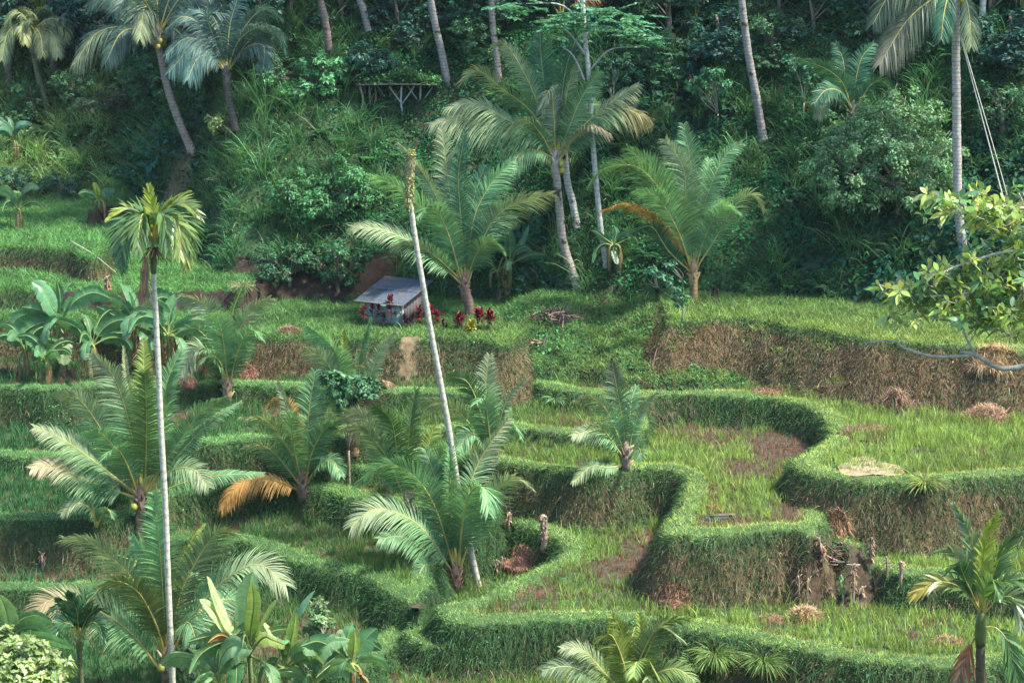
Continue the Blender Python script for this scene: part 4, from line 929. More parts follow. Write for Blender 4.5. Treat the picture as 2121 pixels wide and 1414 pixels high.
bush('shrub', 'rounded feathery shrub in the grass meadow at left', 'shrub', (135, 410), blob(132, 385, 36, 18, 8, 17, g), 3000, .12, (.06, .16, .08))
bush('shrub', 'yellow green shrub beside the foot of the dark leaning palm', 'shrub', (470, 290), blob(470, 250, 26, 28, 6, 16, g), 2200, .14, (.16, .24, .07))
bush('shrub', 'brownish green shrub on the meadow right of the curved bare trunk foot', 'shrub', (262, 238), blob(255, 205, 50, 26, 9, 22, g), 3400, .14, (.08, .13, .06))
bush('cassava_shrub', 'blue green shrub with drooping leaves on a thin forked stem among the middle palms', 'shrub', (724, 1005), [(705,800,26,.3),(745,795,26,.3),(775,810,20,.2),(720,830,22,.5),(690,785,20,0),(750,780,18,-.2)], 2600, .17, (.07, .18, .075), limb_r=.045, bcol=(.26,.2,.16))
bush('sapling', 'thin airy sapling left of the stem of the palm with the orange frond', 'sapling', (1415, 665), [(1370,575,18,0),(1395,590,18,0),(1350,560,14,0),(1410,620,14,0),(1385,545,12,0)], 900, .15, (.05, .17, .08), limb_r=.035, bcol=(.25,.24,.2))
bush('sapling', 'small slim sapling with a feathery top on the hillside left of the ringed leaning trunk', 'sapling', (1486, 272), blob(1470, 175, 36, 28, 9, 17, g), 2000, .18, (.045, .17, .07), limb_r=.035, bcol=(.3, .28, .24))
bush('sapling', 'slender sapling with a few leaves in the open patch right of the ringed leaning trunk', 'sapling', (1664, 248), [(1650,150,18,0),(1670,140,16,0),(1640,125,14,0),(1680,165,12,0)], 900, .2, (.04, .17, .08), limb_r=.03, bcol=(.35, .33, .28))
bush('sapling', 'bent grey sapling on the hillside right of the big crowned palm', 'sapling', (1268, 278), [(1262,150,16,0),(1270,130,14,0),(1255,170,12,0)], 600, .18, (.04, .13, .06), limb_r=.035, bcol=(.3,.3,.28))
bush('vine_bush', 'pale yellow green bush covered in broad leaves in the lower left corner', 'bush', (55, 1600), [(20,1345,42,0),(60,1350,42,.3),(95,1370,38,.4),(40,1390,50,.8),(110,1400,32,.5),(10,1400,40,.8),(75,1420,50,.8),(0,1330,30,0),(120,1420,30,.4),(60,1470,60,.5),(20,1480,60,.4)], 5200, .21, (.27, .37, .12), Y=44.0, mat='gloss', rng=np.random.default_rng(2))
bush('shrub', 'slim upright light green shrub behind the right side of the bottom banana plants', 'shrub', (668, 1400), [(665,1250,16,0),(660,1275,18,.2),(675,1290,16,0),(655,1305,16,.2),(672,1325,14,0),(640,1300,10,0)], 1500, .15, (.16, .26, .1), limb_r=.03, bcol=(.35,.32,.22))
bush('shrub', 'wispy shrub with small leaves between the pale trunk and the bottom banana plants', 'shrub', (380, 1420), [(380,1345,16,0),(372,1370,16,0),(388,1395,14,0),(375,1320,10,0)], 900, .13, (.12, .2, .09), limb_r=.03)

# ------------------------------------------------------------------ forest wall above: kinds of tree, then copies of each
def proto_tree(kind, rng, h, r, nleaf, L, col, bcol=(.16, .14, .12)):
    root = thing(kind, None, 'tree', (0, 0, 0)); mb = MB(); top = np.array([rng.normal(0, .4), rng.normal(0, .4), h])
    tube(mb, spline([(0, 0, -.6), (rng.normal(0, .15), rng.normal(0, .15), h*.45), top], 14), np.linspace(.24, .09, 14), 8, bcol); cl = []
    for i in range(17):
        a = rng.uniform(0, 6.28); rr = r*math.sqrt(rng.uniform(.05, 1)); z = h*rng.uniform(.25, 1.05)
        c = np.array([math.cos(a)*rr, math.sin(a)*rr, z]); cl.append((c, r*rng.uniform(.28, .45)))
        s0 = np.array([0, 0, z*.65]); tube(mb, spline([s0, (s0+c)/2+UP*.2, c], 7), np.linspace(.08, .02, 7), 5, bcol)
    mb.build('trunk', M['bark'], root); bush_mesh(root, cl, nleaf, L, col, rng); return root
g2 = np.random.default_rng(11)
protos = [proto_tree('broadleaf_tree', g2, 8, 2.8, 9000, .24, (.02, .09, .052)), proto_tree('broadleaf_tree', g2, 9.5, 2.4, 9000, .20, (.045, .125, .06)),
          proto_tree('broadleaf_tree', g2, 7, 3.2, 9000, .28, (.018, .08, .056)), proto_tree('understorey_tree', g2, 5, 2.1, 6000, .19, (.06, .16, .065))]
FT = [ # photo px of the foot, distance, kind, scale, description
 (20,215,98,1,1.1,'tree at the upper left edge behind the pale bushy palm'), (110,190,101,0,1.1,'dark tree right behind the pale bushy palm'), (190,185,99,1,1,'tree between the pale bushy palm and the nut laden palm'),
 (250,190,103,2,1.1,'broad tree seen under the nut laden palm fronds'), (330,200,100,0,.9,'dark tree below the crown of the nut laden palm'), (400,190,97,2,.9,'bluish tree between the two upper left coconut palms'),
 (530,150,96,0,1,'dark tree right behind the dense bluish palm'), (590,110,99,1,1.0,'tree above the bright shrub on the shoulder'), (640,90,102,2,1.1,'dark tree left of the brown rough trunk'),
 (715,90,100,0,1.1,'dark tree between the brown trunk and the trunk with climbers'), (810,90,101,2,1.1,'broad dark tree above the middle of the platform'), (860,80,98,0,1,'dark tree above the right end of the platform'),
 (960,100,97,1,1,'tree between the pale leaning trunk and the thin grey one'), (1080,80,99,2,1.1,'broad dark tree above the big palm crown'), (1150,60,103,0,1.1,'dark tree at the top behind the umbrella of feathery leaves'),
 (1290,110,96,0,1,'dark tree under the right hanging frond of the top palm'), (1380,100,98,2,1.1,'dark spreading tree right of the feathery umbrella'), (1450,90,96,1,1,'tree just left of the ringed leaning trunk'),
 (1510,60,100,0,1.2,'tall dark tree behind the ringed leaning trunk'), (1620,80,97,2,1.1,'broad dark tree right of the ringed leaning trunk'), (1700,90,95,1,1,'tree above the half hidden coconut palm'),
 (1790,110,93,0,1.1,'dark tree behind the hanging frond of the right palm'), (1880,190,90,2,1,'broad tree above the rounded light green tree'), (1940,170,93,1,1.1,'small leaved tree left of the tall straight pale palm'),
 (2040,200,88,1,1.1,'small leaved tree right of the tall straight pale palm'), (2100,220,86,0,1,'dark tree at the upper right edge'), (2180,240,86,2,1,'tree just beyond the upper right edge'),
 (-70,215,96,0,1.1,'dark tree just beyond the upper left edge')]
used = set()
for i, (x, y, Y, k, s, lab) in enumerate(FT):
    p = at(x, y, Y); b = ground(p[0], Y) if x > 555 else hit(x, y-45, 80)
    pr = protos[k]
    if k in used: o = copy_tree(pr)
    else: o = pr; used.add(k)
    o.location = b; o.rotation_euler = (0, 0, g2.uniform(0, 6.28)); s *= g2.uniform(.9, 1.1); o.scale = (s, s, s*g2.uniform(.95, 1.15)); o['label'] = lab; o['group'] = 'forest trees above the terraces'
DK = [(705,70,'deep green low tree between the brown trunk and the trunk with climbers'),(830,95,'deep green low tree over the middle of the platform'),(870,40,'deep green tree touching the pale leaning trunk on its left'),(975,90,'deep green low tree left of the thin grey blotchy trunk'),(1075,40,'deep green low tree at the top, left of the feathery umbrella'),(1385,110,'deep green low tree right of the feathery umbrella end'),(1450,60,'deep green low tree left of the ringed leaning trunk top'),(1500,150,'deep green low tree touching the ringed leaning trunk from the left'),(1620,60,'deep green low tree right of the ringed leaning trunk top'),(1690,95,'deep green low tree left of the half hidden coconut palm'),(1850,60,'deep green low tree right behind the hanging frond of the right palm'),(1920,120,'deep green low tree just left of the straight pale palm'),(2060,90,'deep green low tree right of the straight pale palm top'),(2110,170,'deep green low tree at the upper right edge'),(600,60,'deep green low tree above the bright shrub'),(1330,40,'deep green low tree at the top, right of the feathery umbrella')]
for i, (x, y, lab) in enumerate(DK):
    b = hit(x, y, 70); o = copy_tree(protos[(0, 2, 1)[i % 3]]); o.location = b+np.array([0, .8, -.8]); o.rotation_euler = (0, 0, g2.uniform(0, 6.28)); s = g2.uniform(.5, .68); o.scale = (s*1.15, s*1.15, s*.8); o['label'] = lab; o['group'] = 'deep green low trees at the forest edge'
us = [(60,275,'low tree in the dark thicket left of the meadow'),(150,262,'low thicket tree behind the flowering shrub'),(300,262,'low tree behind the curved bare trunk'),(340,235,'low thicket tree left of the dark leaning palm'),(430,235,'low tree under the dense bluish palm'),
 (560,185,'low tree left of the bright shrub on the shoulder'),(980,170,'low tree below the thin grey blotchy trunk'),(1350,200,'low tree on the hillside right of the tall crowned palm'),(1600,180,'low tree right of the ringed trunk halfway up the hill'),(1830,170,'low tree behind the top of the rounded light green tree'),(2090,320,'low tree on the hillside at the right edge')]
for i, (x, y, lab) in enumerate(us):
    b = hit(x, y, 70)
    if 3 in used: o = copy_tree(protos[3])
    else: o = protos[3]; used.add(3)
    o.location = b+np.array([0, 1.2, -.3]); o.rotation_euler = (0, 0, g2.uniform(0, 6.28)); s = g2.uniform(.6, .8); o.scale = (s, s, s*.8); o['label'] = lab; o['group'] = 'understorey trees on the hillside'
# pale thin trunks standing in the forest
TT = [(243,125,98),(265,130,97),(285,128,98),(303,128,99),(505,60,96),(1690,100,92),(1955,215,88),(1905,160,91),(1870,150,92),(2022,250,87),(1500,115,95),(1598,75,95),(167,195,92),(615,45,98)]
TL = ['leftmost of the four thin pale trunks under the nut laden palm','second thin pale trunk from the left under the nut laden palm','third thin pale trunk from the left under the nut laden palm','rightmost of the four thin pale trunks under the nut laden palm','thin trunk just left of the bright shrub, at the top edge','thin trunk above the half hidden coconut palm','spotted trunk between the rounded tree and the straight pale palm','trunk behind the hanging frond of the straight pale palm','darker mottled trunk above the rounded light green tree','thin trunk just right of the straight pale palm','thin trunk left of the ringed leaning trunk','short trunk piece right of the ringed leaning trunk','dark straight trunk between the pale bushy palm and the nut laden one','thin trunk at the top right of the dense bluish palm']
for (x, y, Y), lab in zip(TT, TL):
    p = at(x, y, Y-3); b = ground(p[0], Y-3) if x > 555 else hit(x, y, 80)
    root = thing('forest_trunk', lab, 'tree', b, 'thin trunks in the forest')
    dx = g2.normal(-.5, .5); pts = [b-UP*.3, b+UP*4+np.array([dx*.4, 0, 0]), b+UP*10+np.array([dx, 0, 0])]; trunk_mesh(root, pts, .14, .09, col=jit((.27, .27, .25), 1, .2)[0], mat='lichen', n=20)
    bush_mesh(root, [(b+UP*10+np.array([dx, 0, 0]), 1.8), (b+UP*9+np.array([dx+1, 0, 0]), 1.3), (b+UP*9.2+np.array([dx-1, .5, 0]), 1.3)], 2500, .25, (.035, .11, .055), g2)

# ------------------------------------------------------------------ banana plants
def banana_leaf(root, S, W, col, rng, tatter=.5, name='leaf', label=None, mat='banana'):
    S = spline(S, 26); mb = MB(); seg = np.linalg.norm(np.diff(S, axis=0), axis=1); s = np.concatenate([[0], np.cumsum(seg)])/seg.sum()
    tube(mb, S, np.interp(s, [0, .2, 1], [.05, .035, .008]), 5, (.26, .33, .10), cap=False)
    T = norm(np.gradient(S, axis=0)); a = S[-1]-S[0]; a[2] = 0; Ls = seg.sum(); a = a+np.array([0, -1., 0])*Ls*max(0, .75-np.linalg.norm(a)/Ls); hs = norm(np.cross(a, UP)); side = norm(hs-T*(T@hs)[:, None]); nn = np.cross(side, T)
    view = norm(-S.mean(0)); ang = math.atan2((side@view).mean(), (nn@view).mean()); ang = (ang+math.pi/2) % math.pi-math.pi/2
    ro = np.clip(ang, -1.4, 1.4)*.95; side, nn = side*math.cos(ro)+nn*math.sin(ro), nn*math.cos(ro)-side*math.sin(ro)
    n = 34; t = np.linspace(.2, 1, n+1); P_ = np.stack([np.interp(t, s, S[:, k]) for k in range(3)], -1); Sd = norm(np.stack([np.interp(t, s, side[:, k]) for k in range(3)], -1)); Nn = norm(np.stack([np.interp(t, s, nn[:, k]) for k in range(3)], -1))
    u = (t-.2)/.8; wp = W*.5*np.clip(np.interp(u, [0, .08, .3, .7, .92, 1], [.1, .75, 1, .92, .5, .03]), .01, 1); V = []; q = []; c = []
    for sg in (-1, 1):
        tilt = .35; droop = 0
        for i in range(n):
            if rng.random() < tatter*.35: droop = rng.uniform(-.05, .75)*tatter*1.4; gap = True
            else: gap = False
            m = len(V)
            for j, (k, eps) in enumerate(((i, .0), (i+1, 0))):
                w = wp[k]*rng.uniform(.97, 1.03); o = sg*Sd[k]; e = P_[k]+o*w*math.cos(tilt)*.55+Nn[k]*w*math.sin(tilt)*.55
                sh = (.02 if j == 0 else -.012)*gap; f = e+o*w*.45-UP*w*(.12+droop*.5)+T[min(25, int(t[k]*25))]*(.06*w+sh)
                V += [P_[k], e, f]
            q += [(m, m+1, m+4, m+3), (m+1, m+2, m+5, m+4)]; cc = np.array(col)*math.exp(rng.normal(0, .07)); br = np.array((.22, .15, .07)) if rng.random() < .06*tatter*2 else cc
            c += [cc*1.1, cc, br, cc*1.1, cc, br]
    mb.add(V, q, None, np.array(c)); o = mb.build(name, M[mat], root)
    if label: o['label'] = label
def banana(label, base_px, h_px, leaves_px=(), Y=None, nauto=7, L=2.2, W=.62, seed=0, col=(.10, .24, .10), group=None, stems=1, scale=1, hand=None):
    rng = np.random.default_rng(int(base_px[0]*5+seed)); b = at(base_px[0], base_px[1], Y) if Y else hit(*base_px); b = ground(b[0], b[1]); Y = b[1]
    root = thing('banana_plant', label, 'banana plant', b, group); c = at(h_px[0], h_px[1], Y)
    mb = MB(); S = spline([b-UP*.2, (b+c)/2+rng.normal(0, .04, 3), c], 12); tube(mb, S, np.linspace(.15, .07, 12)*scale, 9, np.array([np.array((.20, .17, .10))*(1-f)+np.array((.17, .24, .09))*f for f in np.linspace(0, 1, 12)]), wob=.08); mb.build('pseudostem', M['wood'], root, smooth=True)
    for f in leaves_px:
        o = dict(f[1]) if len(f) > 1 else {}; dz = o.pop('dz', rng.uniform(-.3, .8)); kw = dict(W=W*rng.uniform(.9, 1.15), col=np.array(col)*rng.uniform(.85, 1.25), tatter=rng.uniform(.3, .9)); kw.update(o)
        banana_leaf(root, px_line(f[0], Y, dz), rng=rng, **kw)
    for i in range(nauto):
        a = i*2.4+rng.normal(0, .3); e = math.radians(rng.uniform(15, 82)); l = L*rng.uniform(.7, 1.1)*scale; h = np.array([math.cos(a), math.sin(a), 0])
        p1 = c+(h*math.cos(e)+UP*math.sin(e))*l*.4; p2 = p1+(h*math.cos(e-.5)+UP*math.sin(e-.5))*l*.35; p3 = p2+(h*math.cos(e-1.3)+UP*math.sin(e-1.3))*l*.3
        banana_leaf(root, [c-UP*.1, p1, p2, p3], W*rng.uniform(.8, 1.1)*scale, np.array(col)*rng.uniform(.75, 1.2), rng, tatter=rng.uniform(.3, 1))
    for i in range(2):                         # dead leaves hanging round the stem
        a = rng.uniform(3.4, 6.0); h = np.array([math.cos(a), math.sin(a), 0]); banana_leaf(root, [c, c+h*.3-UP*.1, c+h*.38-UP*.6*scale, c+h*.35-UP*1.2*scale], .25*scale, (.20, .12, .07), rng, tatter=1, name='dead_leaf', label='dry brown hanging leaf', mat='dry')
    return root
BL = (.42, .52, .22); BY = (.36, .46, .10)
banana('tall banana plant with long raised leaves at the left edge of the banana clump', (130, 780), (124, 668), [
 ([(124,672),(110,640),(90,600),(66,584)], D_(dz=.1)), ([(124,668),(124,640),(124,610),(118,582)], D_(dz=-.2, tatter=.1, col=(.06,.17,.06), W=.4)),
 ([(126,668),(136,650),(146,630),(148,614)], D_(dz=.3, tatter=.1, W=.6)), ([(122,672),(100,650),(75,640),(46,636)], D_(dz=.4)),
 ([(122,675),(90,668),(60,680),(40,700)], D_(dz=.6)), ([(126,675),(150,680),(170,705),(186,735)], D_(dz=.6)), ([(125,680),(135,700),(132,720),(132,756)], D_(dz=1.0, tatter=.9, col=(.2,.3,.12), W=.7)),
 ([(122,678),(95,675),(70,690),(60,730)], D_(dz=1.0))], nauto=5, seed=1, W=.8, L=2.6)
banana('banana plant with one upright broad leaf in the middle of the clump', (262, 770), (283, 668), [
 ([(283,670),(278,650),(272,620),(266,602)], D_(dz=-.1, tatter=.2, W=.65)), ([(283,672),(255,665),(230,650),(200,634)], D_(dz=.3)),
 ([(283,674),(260,688),(240,690),(222,698)], D_(dz=.8)), ([(284,672),(305,670),(330,690),(345,705)], D_(dz=.8)), ([(283,674),(300,690),(305,700),(300,730)], D_(dz=1.2)),
 ([(282,672),(255,670),(225,678),(205,690)], D_(dz=.6, col=(.42,.22,.07), W=.3, label='orange dying leaf', mat='dry'))], nauto=6, seed=2, W=.8, L=2.8)
banana('banana plant behind the thin pale trunk at the right of the clump', (350, 775), (348, 690), [
 ([(348,690),(350,660),(355,630),(362,608)], D_(dz=-.3)), ([(348,692),(372,680),(395,672),(420,676)], D_(dz=.4)), ([(348,692),(330,670),(325,640),(330,618)], D_(dz=.2)),
 ([(348,694),(368,700),(378,720),(372,750)], D_(dz=1.0)), ([(347,692),(320,690),(310,710),(318,742)], D_(dz=1))], nauto=6, seed=3, W=.75, L=2.8)
banana('small banana plant at the left end of the clump in front of the tall one', (55, 785), (50, 725), nauto=8, L=2.2, W=.6, scale=.95, seed=4)
banana('leaning banana plant low in the shade between the tall one and the middle one', (185, 785), (190, 712), nauto=8, L=2.4, W=.65, seed=5)
banana('low banana plant with dark leaves in front of the clump at lower left', (95, 795), (92, 745), nauto=7, L=1.9, W=.55, scale=.9, seed=6)
banana('young banana plant on the meadow at the far left edge above the others', (28, 330), (28, 290), nauto=8, L=2.0, W=.5, seed=7, col=(.09,.22,.13))
banana('banana plant with yellow tinted leaves at the far left beside the upper terrace', (38, 475), (38, 432), nauto=8, L=1.9, W=.45, seed=8, col=(.09,.2,.09))
banana('single banana plant on the meadow above the small soil bank', (207, 432), (205, 412), [([(205,415),(202,400),(198,385),(196,378)], D_(col=BY, W=.4)), ([(205,415),(215,400),(228,395),(238,392)],), ([(205,415),(190,402),(175,398),(162,402)],)], nauto=4, L=1.4, W=.4, scale=.8, seed=9)
banana('tall narrow banana plant behind the short thick palm', (1050, 608), (1056, 545), [
 ([(1056,548),(1056,530),(1056,500),(1052,470)], D_(dz=0, tatter=.1, W=.6, col=(.07,.2,.08))), ([(1057,548),(1070,520),(1085,495),(1096,466)], D_(dz=-.2, tatter=.2)), ([(1057,548),(1080,535),(1105,527),(1130,528)], D_(dz=.4))], nauto=3, L=1.8, W=.4, seed=10, col=(.06,.17,.08))
banana('thin banana plant just left of the tall narrow one behind the short thick palm', (1033, 615), (1030, 560), nauto=5, L=1.6, W=.35, seed=11, col=(.06,.15,.08), scale=.8)
banana('slim banana plant on the hillside beside the slender grey tree', (1282, 560), (1272, 505), [
 ([(1272,508),(1274,495),(1276,480),(1272,468)], D_(dz=-.2, W=.35)), ([(1272,508),(1250,492),(1235,480),(1225,478)],), ([(1272,510),(1250,505),(1235,520),(1228,545)],), ([(1273,508),(1300,495),(1315,492),(1322,505)], D_(dz=.2)), ([(1272,510),(1270,520),(1275,535),(1278,548)], D_(dz=.6))], nauto=2, L=1.4, W=.35, seed=12, col=(.06,.19,.09))
banana('large sunlit banana plant with upright yellow green leaves at the bottom', (525, 1470), (515, 1345), [
 ([(512,1350),(480,1310),(450,1255),(428,1192)], D_(dz=.4, col=BL, tatter=.2, W=.72)), ([(515,1345),(512,1290),(512,1240),(522,1184)], D_(dz=.1, col=(.26,.42,.18), tatter=.2, W=.75)),
 ([(516,1345),(520,1300),(526,1250),(522,1206)], D_(dz=.8, col=BY, tatter=.1, W=.45)), ([(518,1345),(535,1310),(555,1270),(573,1243)], D_(dz=.5, col=BY, tatter=.2, W=.6)),
 ([(512,1348),(470,1300),(440,1262),(413,1240)], D_(dz=.9, col=BL, tatter=.3, W=.5)), ([(512,1352),(470,1320),(430,1318),(390,1328)], D_(dz=.9, tatter=.8, col=(.2,.32,.14))),
 ([(512,1355),(470,1330),(420,1350),(392,1395)], D_(dz=1.2, tatter=.9, W=.7)), ([(518,1352),(545,1320),(565,1325),(590,1335)], D_(dz=1.4, col=BL, W=.5)), ([(516,1355),(540,1370),(560,1385),(568,1425)], D_(dz=1.5, tatter=1, W=.65)),
 ([(512,1355),(490,1370),(490,1390),(488,1425)], D_(dz=1.5, col=(.05,.15,.05), tatter=.4, W=.6)), ([(512,1350),(480,1325),(455,1315),(430,1330)], D_(dz=1.2, col=(.32,.14,.06), W=.3, label='brown dry leaf', mat='dry'))], Y=49.5, nauto=3, col=(.14,.28,.11), scale=.9)
banana('middle banana plant at the bottom with a long leaf raised to the right', (588, 1475), (590, 1378), [
 ([(590,1380),(600,1320),(625,1260),(652,1222)], D_(dz=-.2, tatter=.9, col=(.12,.28,.14))), ([(590,1380),(600,1340),(608,1300),(612,1268)], D_(dz=.4, col=BY, tatter=.1, W=.45)), ([(590,1380),(575,1340),(560,1310),(545,1290)], D_(dz=.3, col=BL)),
 ([(592,1382),(620,1350),(645,1340),(668,1352)], D_(dz=.7)), ([(592,1384),(625,1365),(650,1362),(672,1378)], D_(dz=1.0, col=(.18,.3,.12))), ([(588,1384),(560,1370),(545,1385),(538,1420)], D_(dz=1.2)), ([(592,1386),(612,1400),(622,1430),(625,1450)], D_(dz=1.0))], Y=49.8, nauto=4, col=(.11,.25,.11), scale=.85)
banana('banana plant at the bottom with a narrow upright yellowish leaf, right of the group', (735, 1465), (728, 1372), [
 ([(728,1375),(732,1350),(734,1325),(733,1304)], D_(dz=.2, col=BY, tatter=.1, W=.4)), ([(728,1375),(745,1345),(760,1320),(781,1300)], D_(dz=-.1, tatter=.5)), ([(728,1375),(712,1330),(705,1310),(692,1325)], D_(dz=.3, col=(.2,.33,.15), W=.35)),
 ([(728,1378),(700,1350),(660,1328),(622,1338)], D_(dz=.8, tatter=.8)), ([(728,1380),(700,1368),(680,1380),(655,1402)], D_(dz=1.0, col=(.2,.33,.13))), ([(728,1376),(715,1345),(722,1310),(729,1292)], D_(dz=-.3)), ([(730,1384),(745,1395),(755,1402),(762,1412)], D_(dz=.6, col=(.3,.16,.08), W=.3, label='brown dry leaf', mat='dry'))], Y=49.6, nauto=4, scale=.7)
banana('low spreading banana plant under the sunlit one, at the bottom edge', (455, 1500), (452, 1410), Y=49.0, nauto=9, L=2.3, W=.75, seed=21, col=(.2, .34, .15), scale=.95)
banana('low banana plant between the sunlit one and the rightmost one at the bottom edge', (650, 1500), (648, 1415), Y=49.2, nauto=9, L=2.0, W=.65, seed=22, col=(.17, .31, .13), scale=.9)
banana('banana plant behind the pale bush in the lower left corner', (20, 1430), (12, 1320), [
 ([(12,1322),(18,1290),(10,1255),(-2,1230)], D_(dz=.3, col=(.2,.32,.12), W=.7)), ([(14,1322),(50,1300),(80,1300),(110,1330)],), ([(14,1320),(40,1290),(55,1280),(78,1275)], D_(col=(.06,.18,.07))), ([(12,1324),(60,1318),(100,1322),(150,1340)], D_(dz=.8)), ([(10,1322),(-20,1290),(-45,1280),(-70,1300)],)], Y=48, nauto=2)
banana('young banana plant among the fronds of the lower left palms', (285, 1215), (282, 1160), [([(282,1165),(285,1145),(275,1130),(262,1150)], D_(W=.3)), ([(282,1165),(290,1140),(292,1120),(285,1100)], D_(W=.28)), ([(282,1165),(260,1155),(240,1150),(212,1160)], D_(W=.35, col=(.05,.16,.12)))], nauto=2, L=1.1, W=.3, scale=.7)
banana('banana plant peeping out right of the bottom yellow green palm', (1380, 1500), (1368, 1440), [([(1368,1440),(1362,1405),(1352,1385),(1344,1366)], D_(dz=0, col=BL, W=.4)), ([(1368,1440),(1345,1410),(1340,1405),(1330,1415)], D_(dz=.4, col=BL, W=.35)), ([(1370,1440),(1400,1410),(1415,1405),(1430,1420)],)], Y=51, nauto=1, L=1.2, W=.35, scale=.7)

# ------------------------------------------------------------------ the hut
hb = hit(806, 672); hut = thing('tin_hut', 'small pale blue hut with a grey corrugated tin roof on the middle plateau', 'hut', hb)
Yh = hb[1]; yaw = math.radians(-24); ux = np.array([math.cos(yaw), math.sin(yaw), 0]); uy = np.array([-math.sin(yaw), math.cos(yaw), 0])
pl_ = at(755, 668, Yh); pr_ = at(834, 668, Yh-.3); Wd = 1.9; Dp = 2.4; H0 = 1.12; H1_ = 1.5
o0 = ground(pl_[0], Yh+.3); o0[2] = hb[2]-.05
def hp(a, b_, c): return o0+ux*a+uy*b_+UP*c
def boxm(mb, a0, a1, b0, b1, c0, c1, col):
    V = [hp(a, b_, c) for c in (c0, c1) for b_ in (b0, b1) for a in (a0, a1)]
    mb.add(V, [(0, 2, 3, 1), (4, 5, 7, 6), (0, 1, 5, 4), (2, 6, 7, 3), (0, 4, 6, 2), (1, 3, 7, 5)], None, col)
WB = (.34, .46, .50)
mb = MB(); boxm(mb, .05, Wd-.05, 0, .05, 0, H0, WB)
for i in range(9): boxm(mb, .07+i*.21, .085+i*.21, -.012, 0, 0, H0-.02, np.array(WB)*.8)
mb.build('front_wall', M['wood'], hut)
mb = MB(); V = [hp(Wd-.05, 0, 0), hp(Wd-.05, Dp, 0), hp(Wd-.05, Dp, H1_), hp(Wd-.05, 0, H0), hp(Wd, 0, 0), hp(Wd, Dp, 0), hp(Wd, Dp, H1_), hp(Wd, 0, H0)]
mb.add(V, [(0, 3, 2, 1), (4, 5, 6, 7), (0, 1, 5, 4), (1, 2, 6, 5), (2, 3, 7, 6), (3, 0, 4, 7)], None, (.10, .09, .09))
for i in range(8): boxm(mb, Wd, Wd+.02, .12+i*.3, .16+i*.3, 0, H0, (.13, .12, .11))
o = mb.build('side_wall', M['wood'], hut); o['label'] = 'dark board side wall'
mb = MB(); V = [p-ux*Wd+ux*.05 for p in V]; mb.add(V, [(0, 3, 2, 1), (4, 5, 6, 7), (0, 1, 5, 4), (1, 2, 6, 5), (2, 3, 7, 6), (3, 0, 4, 7)], None, WB); mb.build('side_wall', M['wood'], hut)
mb = MB(); boxm(mb, .05, Wd-.05, Dp-.05, Dp, 0, H1_-.1, (.2, .22, .22)); mb.build('back_wall', M['wood'], hut)
for a in (0.02, Wd-.02):
    mb = MB(); boxm(mb, a-.04, a+.04, -.07, .0, 0, H0+.02, (.4, .42, .38)); mb.build('corner_post', M['wood'], hut)
mb = MB(); boxm(mb, Wd*.1, Wd-.1, -.05, -.012, .62, .67, (.42, .42, .38)); mb.build('cross_rail', M['wood'], hut)
TIN = mat_rough('corrugated_tin', .2, 6, .25, rough=.6, spots=(2.5, .60, (.15, .10, .075))); TIN.node_tree.nodes['Principled BSDF'].inputs['Metallic'].default_value = .15
def sheet(a0, a1, b0, b1, n):
    mb = MB(); na = n; nb = 6; V = []; sl = (H1_-H0+.06)/(Dp)
    for k in (0, 1):
        for i in range(na+1):
            for j in range(nb+1):
                a = a0+(a1-a0)*i/na; b_ = b0+(b1-b0)*j/nb; V.append(hp(a, b_, H0+.05+sl*b_+.011*math.sin(a*2*math.pi/.11)-k*.012+.01*math.sin(b_*2+a)))
    W_ = nb+1; N_ = (na+1)*W_; q = [(i*W_+j, (i+1)*W_+j, (i+1)*W_+j+1, i*W_+j+1) for i in range(na) for j in range(nb)]; q += [tuple(N_+x for x in f[::-1]) for f in q]
    for i in range(na): q += [(i*W_, N_+i*W_, N_+(i+1)*W_, (i+1)*W_), (i*W_+nb, (i+1)*W_+nb, N_+(i+1)*W_+nb, N_+i*W_+nb)]
    for j in range(nb): q += [(j, j+1, N_+j+1, N_+j), (na*W_+j, N_+na*W_+j, N_+na*W_+j+1, na*W_+j+1)]
    mb.add(V, q, None, jit((.065, .09, .12), 1, .15)[0]); return mb
e0 = -.32
for k in range(3):
    w = (Wd+.55)/3; sheet(e0+k*w-.02*k, e0+(k+1)*w, -.42, 1.15, 26).build('roof_sheet', TIN, hut, smooth=True)
    s_ = sheet(e0+k*w-.02*k, e0+(k+1)*w, 1.08, Dp+.15, 26); s_.v[0] = s_.v[0]+np.array([0, 0, .012]); s_.build('roof_sheet', TIN, hut, smooth=True)
mb = MB(); boxm(mb, e0, Wd+.22, -.40, -.34, H0-.06, H0-.01, (.25, .2, .15)); mb.build('eave_beam', M['wood'], hut)

